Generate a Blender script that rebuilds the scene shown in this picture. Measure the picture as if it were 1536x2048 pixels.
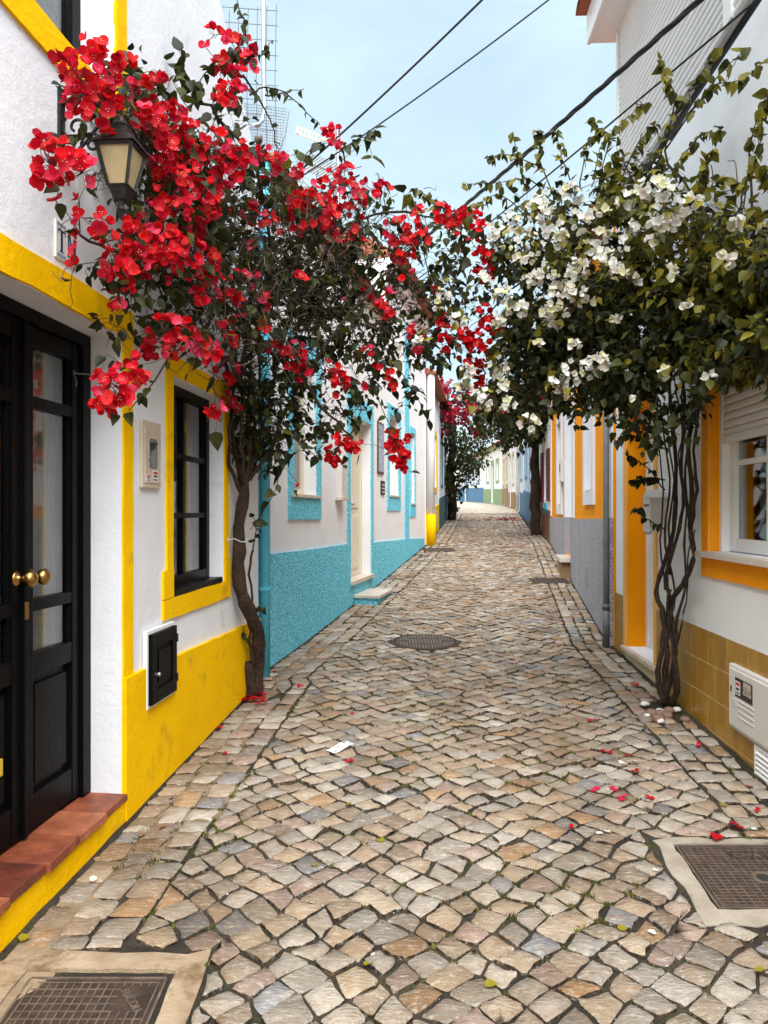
import bpy, bmesh, math, random
import numpy as np
from mathutils import Vector, Matrix
from mathutils import noise as mnoise

RND = random.Random(11)
NPR = np.random.RandomState(5)
scene = bpy.context.scene
COL = scene.collection
for o in list(bpy.data.objects):
    bpy.data.objects.remove(o)

# ------------------------------------------------------------------ camera
FPX, PCX, PCY, EYE = 1540.0, 768.0, 1024.0, 1.5
cam_data = bpy.data.cameras.new('camera')
cam_data.sensor_fit = 'VERTICAL'
cam_data.sensor_height = 36.0
cam_data.sensor_width = 27.0
cam_data.lens = 36.0 * FPX / 2048.0
cam_data.clip_start = 0.05
cam_data.clip_end = 2000
cam = bpy.data.objects.new('camera', cam_data)
cam.location = (0, 0, EYE)
cam.rotation_euler = (math.radians(90), 0, 0)
COL.objects.link(cam)
scene.camera = cam

# ------------------------------------------------------------------ world, sun, exposure
SUN_DIR = Vector((0.05, -0.62, 1.0)).normalized()          # towards the sun
SUN_EL = math.asin(SUN_DIR.z)
SUN_AZ = math.atan2(SUN_DIR.x, SUN_DIR.y)
world = bpy.data.worlds.new('World')
scene.world = world
world.use_nodes = True
wn = world.node_tree.nodes
wl = world.node_tree.links
wn.clear()
w_out = wn.new('ShaderNodeOutputWorld')
w_bg = wn.new('ShaderNodeBackground')
w_bg.inputs['Strength'].default_value = 0.1
w_sky = wn.new('ShaderNodeTexSky')
w_sky.sky_type = 'NISHITA'
w_sky.sun_disc = False
w_sky.sun_elevation = SUN_EL
w_sky.sun_rotation = SUN_AZ
w_sky.air_density = 1.0
w_sky.dust_density = 1.5
w_sky.ozone_density = 1.0
w_tc = wn.new('ShaderNodeTexCoord')
w_map = wn.new('ShaderNodeMapping')
w_map.inputs['Scale'].default_value = (1.0, 1.0, 2.2)
w_noise = wn.new('ShaderNodeTexNoise')
w_noise.inputs['Scale'].default_value = 2.4
w_noise.inputs['Detail'].default_value = 6
w_noise.inputs['Roughness'].default_value = 0.55
w_noise.inputs['Distortion'].default_value = 0.4
w_ramp = wn.new('ShaderNodeValToRGB')
w_ramp.color_ramp.elements[0].position = 0.36
w_ramp.color_ramp.elements[0].color = (0.50, 0.50, 0.50, 1)
w_ramp.color_ramp.elements[1].position = 0.68
w_ramp.color_ramp.elements[1].color = (1.0, 1.0, 1.0, 1)
w_mix = wn.new('ShaderNodeMixRGB')
w_mix.inputs['Color2'].default_value = (3.02, 3.86, 4.10, 1)      # thin bright cloud
wl.new(w_tc.outputs['Generated'], w_map.inputs['Vector'])
wl.new(w_map.outputs['Vector'], w_noise.inputs['Vector'])
wl.new(w_noise.outputs['Fac'], w_ramp.inputs['Fac'])
wl.new(w_ramp.outputs['Color'], w_mix.inputs['Fac'])
wl.new(w_sky.outputs['Color'], w_mix.inputs['Color1'])
wl.new(w_mix.outputs['Color'], w_bg.inputs['Color'])
wl.new(w_bg.outputs['Background'], w_out.inputs['Surface'])

sun_data = bpy.data.lights.new('sun', 'SUN')
sun_data.energy = 4.2
sun_data.angle = math.radians(70)
sun_data.color = (1.0, 0.995, 0.985)
sun = bpy.data.objects.new('sun', sun_data)
sun.location = (0, -5, 20)
sun.rotation_euler = SUN_DIR.to_track_quat('Z', 'Y').to_euler()
COL.objects.link(sun)

scene.view_settings.view_transform = 'Standard'
scene.view_settings.look = 'None'
scene.view_settings.exposure = 1.42
scene.view_settings.gamma = 1.0
scene.view_settings.use_curve_mapping = False

# ------------------------------------------------------------------ ground profile and street edges
_h = [(-30, 2.4), (-6, 1.74), (0, 1.5), (7, 1.22), (10.5, .966), (15.3, .593), (19, .405), (23, .21), (30, -.08),
      (42, -.354), (50, -.584), (62, -.886), (100, -1.6), (400, -2.0)]
_t = np.arange(-30, 400, 0.1)
_z = EYE - np.interp(_t, [p[0] for p in _h], [p[1] for p in _h])
_k = np.ones(25) / 25
_zs = np.convolve(np.pad(_z, 12, mode='edge'), _k, mode='valid')
def gz(d):
    return float(np.interp(d, _t, _zs))
_XL = [(-30, -4.09), (5.75, -.94), (5.85, -.99), (14.7, .78), (18.6, 1.316), (23, 1.867), (30, 2.7), (42, 3.87), (50, 4.3), (62, 4.6), (90, 4.9)]
_XR = [(-30, .22), (6.85, 2.067), (7.05, 2.08), (15.3, 3.31), (18, 3.60), (19, 3.61), (30, 5.16), (42, 6.46), (50, 6.46), (62, 6.3), (90, 6.2)]
def XL(d): return float(np.interp(d, [p[0] for p in _XL], [p[1] for p in _XL]))
def XR(d): return float(np.interp(d, [p[0] for p in _XR], [p[1] for p in _XR]))

def W(px, py, d):
    """point at depth d seen at photo pixel px, py"""
    return Vector(((px - PCX) / FPX * d, d, EYE + (PCY - py) / FPX * d))

# ------------------------------------------------------------------ materials
MATS = {}
def new_mat(name):
    m = bpy.data.materials.new(name)
    m.use_nodes = True
    nt = m.node_tree
    return m, nt, nt.nodes, nt.links, nt.nodes['Principled BSDF']

def N(nodes, t, **kw):
    n = nodes.new(t)
    for k, v in kw.items():
        if k in n.inputs: n.inputs[k].default_value = v
        else: setattr(n, k, v)
    return n

def rgba(c): return (c[0], c[1], c[2], 1.0)

def surf(name, col, col2=None, rough=0.7, scale=6.0, bump=0.0, bscale=60.0, metallic=0.0, detail=3.0, spec=0.4,
         fine=None, stain=None, stretch=None, bdist=0.01):
    """plain procedural surface: noise between two tones, noise bump, optional stains with shapes of their own"""
    m, nt, nd, lk, bs = new_mat(name)
    tc = N(nd, 'ShaderNodeTexCoord')
    vec = tc.outputs['Object']
    if stretch:
        mp = N(nd, 'ShaderNodeMapping', Scale=stretch)
        lk.new(vec, mp.inputs['Vector']); vec = mp.outputs['Vector']
    c2 = col2 or tuple(v * 0.86 for v in col)
    n1 = N(nd, 'ShaderNodeTexNoise', Scale=scale, Detail=detail, Roughness=0.6)
    lk.new(vec, n1.inputs['Vector'])
    rp = N(nd, 'ShaderNodeValToRGB')
    rp.color_ramp.elements[0].position = 0.33; rp.color_ramp.elements[0].color = rgba(c2)
    rp.color_ramp.elements[1].position = 0.66; rp.color_ramp.elements[1].color = rgba(col)
    lk.new(n1.outputs['Fac'], rp.inputs['Fac'])
    out = rp.outputs['Color']
    if stain:
        scol, sscale, pos = stain
        n3 = N(nd, 'ShaderNodeTexNoise', Scale=sscale, Detail=4.0, Roughness=0.7)
        lk.new(tc.outputs['Object'], n3.inputs['Vector'])
        r3 = N(nd, 'ShaderNodeValToRGB')
        r3.color_ramp.elements[0].position = pos; r3.color_ramp.elements[0].color = (0, 0, 0, 1)
        r3.color_ramp.elements[1].position = min(pos + 0.14, 1.0); r3.color_ramp.elements[1].color = (1, 1, 1, 1)
        lk.new(n3.outputs['Fac'], r3.inputs['Fac'])
        mx = N(nd, 'ShaderNodeMixRGB'); mx.inputs['Color2'].default_value = rgba(scol)
        lk.new(r3.outputs['Color'], mx.inputs['Fac']); lk.new(out, mx.inputs['Color1']); out = mx.outputs['Color']
    lk.new(out, bs.inputs['Base Color'])
    bs.inputs['Roughness'].default_value = rough
    bs.inputs['Metallic'].default_value = metallic
    bs.inputs['Specular IOR Level'].default_value = spec
    if bump > 0:
        n2 = N(nd, 'ShaderNodeTexNoise', Scale=bscale, Detail=4.0, Roughness=0.6)
        lk.new(tc.outputs['Object'], n2.inputs['Vector'])
        h = n2.outputs['Fac']
        if fine:
            n4 = N(nd, 'ShaderNodeTexNoise', Scale=fine[0], Detail=2.0)
            lk.new(tc.outputs['Object'], n4.inputs['Vector'])
            ad = N(nd, 'ShaderNodeMath', operation='MULTIPLY_ADD')
            ad.inputs[1].default_value = fine[1]
            lk.new(n4.outputs['Fac'], ad.inputs[0]); lk.new(h, ad.inputs[2]); h = ad.outputs[0]
        b = N(nd, 'ShaderNodeBump', Strength=bump, Distance=bdist)
        lk.new(h, b.inputs['Height']); lk.new(b.outputs['Normal'], bs.inputs['Normal'])
    MATS[name] = m
    return m

def stucco(name, col, col2):
    """coarse thrown render: ridged pellets"""
    m, nt, nd, lk, bs = new_mat(name)
    tc = N(nd, 'ShaderNodeTexCoord')
    n0 = N(nd, 'ShaderNodeTexNoise', Scale=24.0, Detail=2.0)
    lk.new(tc.outputs['Object'], n0.inputs['Vector'])
    mxv = N(nd, 'ShaderNodeMixRGB'); mxv.inputs['Fac'].default_value = 0.06
    lk.new(tc.outputs['Object'], mxv.inputs['Color1']); lk.new(n0.outputs['Color'], mxv.inputs['Color2'])
    vo = N(nd, 'ShaderNodeTexVoronoi', Scale=40.0)
    lk.new(mxv.outputs['Color'], vo.inputs['Vector'])
    n1 = N(nd, 'ShaderNodeTexNoise', Scale=85.0, Detail=4.0, Roughness=0.7)
    lk.new(tc.outputs['Object'], n1.inputs['Vector'])
    h = N(nd, 'ShaderNodeMath', operation='MULTIPLY_ADD'); h.inputs[1].default_value = -0.9
    lk.new(vo.outputs['Distance'], h.inputs[0]); lk.new(n1.outputs['Fac'], h.inputs[2])
    b = N(nd, 'ShaderNodeBump', Strength=0.8, Distance=0.014)
    lk.new(h.outputs[0], b.inputs['Height']); lk.new(b.outputs['Normal'], bs.inputs['Normal'])
    n2 = N(nd, 'ShaderNodeTexNoise', Scale=56.0, Detail=3.0, Roughness=0.7)
    lk.new(tc.outputs['Object'], n2.inputs['Vector'])
    rp = N(nd, 'ShaderNodeValToRGB')
    rp.color_ramp.elements[0].position = 0.42; rp.color_ramp.elements[0].color = rgba(col2)
    rp.color_ramp.elements[1].position = 0.56; rp.color_ramp.elements[1].color = rgba(col)
    lk.new(n2.outputs['Fac'], rp.inputs['Fac']); lk.new(rp.outputs['Color'], bs.inputs['Base Color'])
    bs.inputs['Roughness'].default_value = 0.8
    bs.inputs['Specular IOR Level'].default_value = 0.08
    MATS[name] = m
    return m

def tinted(name, rough=0.6, transl=0.0, noise_amt=0.15, nscale=30.0, bump=0.0, bscale=60.0, spec=0.4, stone=False):
    """colour comes from the per-face attribute 'tint' with noise on top"""
    m, nt, nd, lk, bs = new_mat(name)
    at = N(nd, 'ShaderNodeAttribute', attribute_name='tint')
    tc = N(nd, 'ShaderNodeTexCoord')
    geo = N(nd, 'ShaderNodeNewGeometry')
    n1 = N(nd, 'ShaderNodeTexNoise', Scale=nscale, Detail=(3.0 if stone else 1.0), Roughness=0.65)
    lk.new(geo.outputs['Position'] if stone else tc.outputs['Object'], n1.inputs['Vector'])
    rp = N(nd, 'ShaderNodeValToRGB')
    rp.color_ramp.elements[0].position = 0.3; rp.color_ramp.elements[0].color = (1 - noise_amt,) * 3 + (1,)
    rp.color_ramp.elements[1].position = 0.7; rp.color_ramp.elements[1].color = (1 + noise_amt,) * 3 + (1,)
    lk.new(n1.outputs['Fac'], rp.inputs['Fac'])
    mu = N(nd, 'ShaderNodeMixRGB', blend_type='MULTIPLY'); mu.inputs['Fac'].default_value = 1.0
    lk.new(at.outputs['Color'], mu.inputs['Color1']); lk.new(rp.outputs['Color'], mu.inputs['Color2'])
    out = mu.outputs['Color']
    if stone:
        mp = N(nd, 'ShaderNodeMapping', Scale=(1.0, 2.6, 1.0)); mp.inputs['Rotation'].default_value = (0, 0, 0.5)
        lk.new(geo.outputs['Position'], mp.inputs['Vector'])
        n2 = N(nd, 'ShaderNodeTexNoise', Scale=16.0, Detail=4.0, Roughness=0.72, Distortion=1.0)
        lk.new(mp.outputs['Vector'], n2.inputs['Vector'])
        r2 = N(nd, 'ShaderNodeValToRGB')
        r2.color_ramp.elements[0].position = 0.5; r2.color_ramp.elements[0].color = (0, 0, 0, 1)
        r2.color_ramp.elements[1].position = 0.76; r2.color_ramp.elements[1].color = (0.8, 0.8, 0.8, 1)
        lk.new(n2.outputs['Fac'], r2.inputs['Fac'])
        mx = N(nd, 'ShaderNodeMixRGB'); mx.inputs['Color2'].default_value = (0.36, 0.20, 0.10, 1)   # iron staining
        lk.new(r2.outputs['Color'], mx.inputs['Fac']); lk.new(out, mx.inputs['Color1'])
        n3 = N(nd, 'ShaderNodeTexNoise', Scale=27.0, Detail=4.0, Roughness=0.75, Distortion=0.0)
        lk.new(mp.outputs['Vector'], n3.inputs['Vector'])
        r3 = N(nd, 'ShaderNodeValToRGB')
        r3.color_ramp.elements[0].position = 0.52; r3.color_ramp.elements[0].color = (0, 0, 0, 1)
        r3.color_ramp.elements[1].position = 0.68; r3.color_ramp.elements[1].color = (0.65, 0.65, 0.65, 1)
        lk.new(n3.outputs['Fac'], r3.inputs['Fac'])
        mx2 = N(nd, 'ShaderNodeMixRGB'); mx2.inputs['Color2'].default_value = (0.66, 0.60, 0.52, 1)  # pale veins
        lk.new(r3.outputs['Color'], mx2.inputs['Fac']); lk.new(mx.outputs['Color'], mx2.inputs['Color1'])
        n5 = N(nd, 'ShaderNodeTexNoise', Scale=1.7, Detail=4.0, Roughness=0.7)
        lk.new(geo.outputs['Position'], n5.inputs['Vector'])
        r5 = N(nd, 'ShaderNodeValToRGB')
        r5.color_ramp.elements[0].position = 0.36; r5.color_ramp.elements[0].color = (0.70, 0.64, 0.56, 1)
        r5.color_ramp.elements[1].position = 0.58; r5.color_ramp.elements[1].color = (1, 1, 1, 1)
        lk.new(n5.outputs['Fac'], r5.inputs['Fac'])
        m5 = N(nd, 'ShaderNodeMixRGB', blend_type='MULTIPLY'); m5.inputs['Fac'].default_value = 1.0
        lk.new(mx2.outputs['Color'], m5.inputs['Color1']); lk.new(r5.outputs['Color'], m5.inputs['Color2'])
        out = m5.outputs['Color']
        nb = N(nd, 'ShaderNodeTexNoise', Scale=34.0, Detail=4.0, Roughness=0.66)
        lk.new(mp.outputs['Vector'], nb.inputs['Vector'])
        b = N(nd, 'ShaderNodeBump', Strength=1.0, Distance=0.020)
        lk.new(nb.outputs['Fac'], b.inputs['Height']); lk.new(b.outputs['Normal'], bs.inputs['Normal'])
    elif bump > 0:
        nb = N(nd, 'ShaderNodeTexNoise', Scale=bscale, Detail=4.0)
        lk.new(tc.outputs['Object'], nb.inputs['Vector'])
        b = N(nd, 'ShaderNodeBump', Strength=bump, Distance=0.01)
        lk.new(nb.outputs['Fac'], b.inputs['Height']); lk.new(b.outputs['Normal'], bs.inputs['Normal'])
    lk.new(out, bs.inputs['Base Color'])
    bs.inputs['Roughness'].default_value = rough
    bs.inputs['Specular IOR Level'].default_value = spec
    if transl > 0:
        tr = N(nd, 'ShaderNodeBsdfTranslucent')
        lk.new(out, tr.inputs['Color'])
        ms = N(nd, 'ShaderNodeMixShader'); ms.inputs['Fac'].default_value = transl
        lk.new(bs.outputs['BSDF'], ms.inputs[1]); lk.new(tr.outputs['BSDF'], ms.inputs[2])
        lk.new(ms.outputs['Shader'], nd['Material Output'].inputs['Surface'])
    MATS[name] = m
    return m

WHITE = surf('white_plaster', (0.80, 0.815, 0.84), (0.73, 0.74, 0.765), 0.85, 1.6, 0.35, 22.0, fine=(160.0, 0.35),
             stain=((0.60, 0.59, 0.57), 3.0, 0.61))
WHITE2 = surf('white_plaster_smooth', (0.81, 0.82, 0.83), (0.75, 0.755, 0.765), 0.85, 2.2, 0.3, 60.0, fine=(260.0, 0.5),
              stain=((0.62, 0.60, 0.56), 2.2, 0.64))
YELLOW = surf('yellow_paint', (0.96, 0.57, 0.001), (0.87, 0.48, 0.001), 0.7, 3.0, 0.5, 26.0, fine=(170.0, 0.3), spec=0.05,
              stain=((0.66, 0.36, 0.012), 3.0, 0.56))
ORANGE = surf('orange_paint', (0.90, 0.34, 0.006), (0.84, 0.29, 0.005), 0.7, 2.5, 0.3, 40.0, fine=(220.0, 0.3), spec=0.06)
PALEORANGE = surf('pale_orange_paint', (0.86, 0.46, 0.12), (0.82, 0.42, 0.10), 0.6, 2.5, 0.3, 40.0, spec=0.1)
BLUE = stucco('turquoise_stucco', (0.28, 0.78, 0.94), (0.075, 0.42, 0.57))
BLUEPAINT = surf('turquoise_paint', (0.12, 0.52, 0.66), (0.08, 0.43, 0.57), 0.5, 5.0, 0.2, 30.0, spec=0.15)
DEEPBLUE = surf('deep_blue_paint', (0.02, 0.17, 0.30), (0.015, 0.13, 0.25), 0.6, 3.0, 0.2, 30.0)
TEAL = surf('dark_teal_paint', (0.012, 0.10, 0.11), (0.01, 0.07, 0.09), 0.6, 3.0, 0.2, 30.0)
GREEN = surf('green_paint', (0.24, 0.34, 0.17), (0.20, 0.29, 0.14), 0.65, 3.0, 0.2, 30.0)
BROWN = surf('brown_tile', (0.16, 0.055, 0.03), (0.11, 0.035, 0.02), 0.4, 6.0, 0.1, 30.0)
TAN = surf('tan_plaster', (0.46, 0.36, 0.24), (0.38, 0.29, 0.19), 0.8, 2.0, 0.3, 30.0)
OCHRE = surf('ochre_plaster', (0.30, 0.19, 0.08), (0.24, 0.14, 0.06), 0.8, 2.0, 0.3, 30.0)
LIGHTBLUE = surf('light_blue_plaster', (0.62, 0.72, 0.80), (0.56, 0.66, 0.76), 0.85, 2.0, 0.3, 30.0)
GREYGRAN = surf('grey_granolithic', (0.48, 0.48, 0.52), (0.15, 0.15, 0.17), 0.75, 55.0, 0.7, 70.0, detail=3.0)
GREYSMOOTH = surf('grey_render', (0.30, 0.28, 0.30), (0.25, 0.23, 0.25), 0.8, 4.0, 0.2, 60.0)
BLACKPAINT = surf('black_gloss_paint', (0.0045, 0.0045, 0.005), (0.003, 0.003, 0.0035), 0.34, 8.0, 0.15, 40.0, stretch=(1, 1, 0.2), spec=0.06)
BLACKIRON = surf('black_iron', (0.012, 0.012, 0.012), (0.03, 0.026, 0.02), 0.5, 20.0, 0.3, 60.0, metallic=0.3)
BLACKRUBBER = surf('black_cable_sheath', (0.012, 0.012, 0.014), (0.018, 0.018, 0.02), 0.55, 20.0)
BRASS = surf('aged_brass', (0.55, 0.33, 0.10), (0.30, 0.17, 0.06), 0.28, 25.0, 0.1, 60.0, metallic=1.0)
STEEL = surf('galvanised_steel', (0.45, 0.46, 0.48), (0.36, 0.37, 0.39), 0.45, 15.0, metallic=0.8)
ZINC = surf('grey_pipe_paint', (0.16, 0.165, 0.175), (0.11, 0.11, 0.12), 0.55, 8.0, 0.2, 40.0)
CASTIRON = surf('rusty_cast_iron', (0.075, 0.050, 0.036), (0.035, 0.024, 0.018), 0.6, 14.0, 0.4, 90.0, metallic=0.35,
                stain=((0.14, 0.10, 0.075), 12.0, 0.6))
IRONRIB = surf('worn_iron_rib', (0.20, 0.15, 0.115), (0.10, 0.074, 0.056), 0.5, 22.0, 0.2, 90.0, metallic=0.35)
CONCRETE = surf('worn_concrete', (0.40, 0.31, 0.21), (0.26, 0.185, 0.11), 0.88, 7.0, 0.7, 40.0, fine=(200.0, 0.4),
                stain=((0.17, 0.105, 0.055), 5.5, 0.52))
CONCRETE2 = surf('pale_concrete', (0.38, 0.33, 0.265), (0.28, 0.235, 0.18), 0.88, 9.0, 0.5, 60.0, fine=(260.0, 0.5),
                 stain=((0.20, 0.16, 0.11), 7.0, 0.58))
TERRA = surf('terracotta_tile', (0.30, 0.080, 0.035), (0.15, 0.038, 0.020), 0.5, 9.0, 0.5, 30.0, fine=(200, .3),
             stain=((0.09, 0.03, 0.02), 7.0, 0.58))
TERRA2 = surf('terracotta_tile_pale', (0.40, 0.13, 0.055), (0.22, 0.065, 0.03), 0.5, 9.0, 0.5, 30.0, fine=(200, .3), stain=((0.48, 0.28, 0.18), 8.0, 0.58))
TERRA3 = surf('terracotta_tile_dark', (0.17, 0.040, 0.022), (0.09, 0.024, 0.016), 0.42, 9.0, 0.5, 30.0, fine=(200, .3), stain=((0.05, 0.02, 0.015), 6.0, 0.54))
FARBLUE = surf('far_blue_paint', (0.06, 0.20, 0.36), (0.05, 0.16, 0.30), 0.6, 3.0, 0.2, 30.0)
PALEGREY = surf('pale_grey_trim', (0.70, 0.72, 0.77), (0.64, 0.66, 0.71), 0.8, 3.0, 0.2, 40.0)
JOINT = surf('grey_joint', (0.46, 0.46, 0.48), (0.40, 0.40, 0.42), 0.8, 9.0)
MORTAR = surf('sandy_mortar', (0.27, 0.20, 0.125), (0.15, 0.105, 0.06), 0.9, 6.0, 0.8, 40.0, fine=(190., .4), stain=((0.14, 0.10, 0.05), 4.0, 0.56))
ROOFTILE = surf('clay_roof_tile', (0.36, 0.11, 0.05), (0.22, 0.07, 0.04), 0.75, 8.0, 0.4, 40.0, stain=((0.12, 0.08, 0.06), 5.0, 0.6))
MARBLE = surf('pale_marble', (0.62, 0.55, 0.47), (0.50, 0.42, 0.35), 0.4, 5.0, 0.1, 60.0, stain=((0.42, 0.28, 0.18), 6.0, 0.62))
CREAM = surf('cream_joinery', (0.72, 0.66, 0.53), (0.68, 0.61, 0.48), 0.5, 3.0, 0.05, 40.0)
PVC = surf('white_pvc', (0.80, 0.80, 0.78), (0.77, 0.77, 0.75), 0.35, 3.0)
SHUTTER = surf('white_shutter', (0.74, 0.72, 0.70), (0.70, 0.68, 0.66), 0.45, 3.0)
METERCREAM = surf('cream_plastic', (0.56, 0.48, 0.37), (0.50, 0.42, 0.31), 0.5, 6.0, 0.1, 40.0, stain=((0.30, 0.13, 0.04), 9.0, 0.70))
CABWHITE = surf('off_white_plastic', (0.66, 0.64, 0.60), (0.60, 0.58, 0.54), 0.5, 5.0, 0.1, 40.0)
STICKRED = surf('red_print', (0.55, 0.05, 0.05), (0.45, 0.05, 0.05), 0.5, 20.0)
STICKWHITE = surf('white_print', (0.75, 0.72, 0.70), (0.68, 0.62, 0.60), 0.5, 20.0)
STICKBLACK = surf('black_print', (0.02, 0.02, 0.02), (0.03, 0.03, 0.03), 0.5, 20.0)
STICKMIX = surf('speckled_print', (0.62, 0.52, 0.46), (0.10, 0.07, 0.06), 0.5, 60.0)
NAVY = surf('navy_glaze', (0.012, 0.05, 0.11), (0.01, 0.04, 0.09), 0.2, 20.0)
TILEWHITE = surf('white_glaze', (0.75, 0.74, 0.70), (0.70, 0.69, 0.65), 0.15, 8.0)
TILEBLUE = surf('blue_white_glaze', (0.72, 0.74, 0.76), (0.05, 0.14, 0.36), 0.2, 34.0)
CURTAIN = surf('grey_curtain', (0.20, 0.19, 0.175), (0.16, 0.15, 0.14), 0.9, 4.0, 0.3, 20.0, stretch=(1, 1, 0.15))
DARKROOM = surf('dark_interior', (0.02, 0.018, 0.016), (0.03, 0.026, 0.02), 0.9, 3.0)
AMBER = surf('frosted_amber_glass', (0.46, 0.36, 0.19), (0.36, 0.27, 0.13), 0.3, 12.0, 0.1, 60.0)
REDSHUT = surf('dark_red_wood', (0.12, 0.018, 0.012), (0.08, 0.012, 0.01), 0.5, 6.0)
BROWNWOOD = surf('brown_wood', (0.12, 0.06, 0.025), (0.08, 0.04, 0.018), 0.5, 6.0, stretch=(1, 1, .2))
YELLOWTAG = surf('yellow_plate', (0.7, 0.45, 0.04), (0.6, 0.38, 0.04), 0.4, 6.0)
BARK = surf('vine_bark', (0.070, 0.040, 0.024), (0.018, 0.012, 0.008), 0.85, 18.0, 0.9, 45.0, stretch=(1, 1, 0.25), fine=(160, .3), bdist=0.03,
            stain=((0.13, 0.09, 0.06), 9.0, 0.62))
TWIG = surf('vine_twig', (0.085, 0.055, 0.034), (0.022, 0.015, 0.010), 0.85, 9.0)
DARKBARK = surf('dark_bark', (0.07, 0.045, 0.03), (0.03, 0.02, 0.015), 0.9, 10.0, 0.6, 30.0)
CATFUR = surf('tabby_fur', (0.11, 0.085, 0.06), (0.025, 0.02, 0.016), 0.9, 34.0, 0.4, 120.0)
PAPER = surf('white_paper', (0.82, 0.82, 0.84), (0.78, 0.78, 0.80), 0.7, 8.0)
STRING = surf('white_string', (0.75, 0.73, 0.70), (0.65, 0.63, 0.60), 0.8, 30.0)
STONE = tinted('cobble_stone', rough=0.72, noise_amt=0.16, nscale=11.0, stone=True, spec=0.35)
LEAF = tinted('bougainvillea_leaf', rough=0.5, transl=0.30, noise_amt=0.2, nscale=18.0, spec=0.22)
BRACT = tinted('bougainvillea_bract', rough=0.62, transl=0.38, noise_amt=0.12, nscale=25.0, spec=0.25)
PEBBLE = tinted('small_pebble', rough=0.7, noise_amt=0.2, nscale=40.0)
DADOTILE = surf('ochre_glazed_tile', (0.42, 0.23, 0.022), (0.30, 0.145, 0.014), 0.30, 3.2, 0.12, 50.0, stretch=(3.0, 3.0, 0.7),
                stain=((0.21, 0.115, 0.02), 3.0, 0.56))
GROUT = surf('pale_grout', (0.62, 0.52, 0.36), (0.55, 0.45, 0.30), 0.9, 10.0)

def glass_mat(name, col=(0.02, 0.022, 0.025), rough=0.05):
    m, nt, nd, lk, bs = new_mat(name)
    tr = N(nd, 'ShaderNodeBsdfTransparent'); tr.inputs['Color'].default_value = (0.80, 0.82, 0.82, 1)
    gl = N(nd, 'ShaderNodeBsdfGlossy'); gl.inputs['Roughness'].default_value = rough
    gl.inputs['Color'].default_value = (1, 1, 1, 1)
    tc = N(nd, 'ShaderNodeTexCoord')
    nz = N(nd, 'ShaderNodeTexNoise', Scale=3.0, Detail=1.0)
    lk.new(tc.outputs['Object'], nz.inputs['Vector'])
    bp = N(nd, 'ShaderNodeBump', Strength=0.12, Distance=0.01)
    lk.new(nz.outputs['Fac'], bp.inputs['Height'])
    fr = N(nd, 'ShaderNodeFresnel', IOR=1.5)
    ge = N(nd, 'ShaderNodeNewGeometry')
    io = N(nd, 'ShaderNodeMapRange'); io.inputs['To Min'].default_value = 1.5; io.inputs['To Max'].default_value = 1 / 1.5
    lk.new(ge.outputs['Backfacing'], io.inputs['Value']); lk.new(io.outputs['Result'], fr.inputs['IOR'])
    lk.new(bp.outputs['Normal'], fr.inputs['Normal']); lk.new(bp.outputs['Normal'], gl.inputs['Normal'])
    ad = N(nd, 'ShaderNodeMath', operation='ADD'); ad.inputs[1].default_value = 0.03
    lk.new(fr.outputs['Fac'], ad.inputs[0])
    ms = N(nd, 'ShaderNodeMixShader')
    lk.new(ad.outputs[0], ms.inputs['Fac']); lk.new(tr.outputs[0], ms.inputs[1]); lk.new(gl.outputs[0], ms.inputs[2])
    lk.new(ms.outputs[0], nd['Material Output'].inputs['Surface'])
    MATS[name] = m
    return m
GLASS = glass_mat('window_glass')

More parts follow.
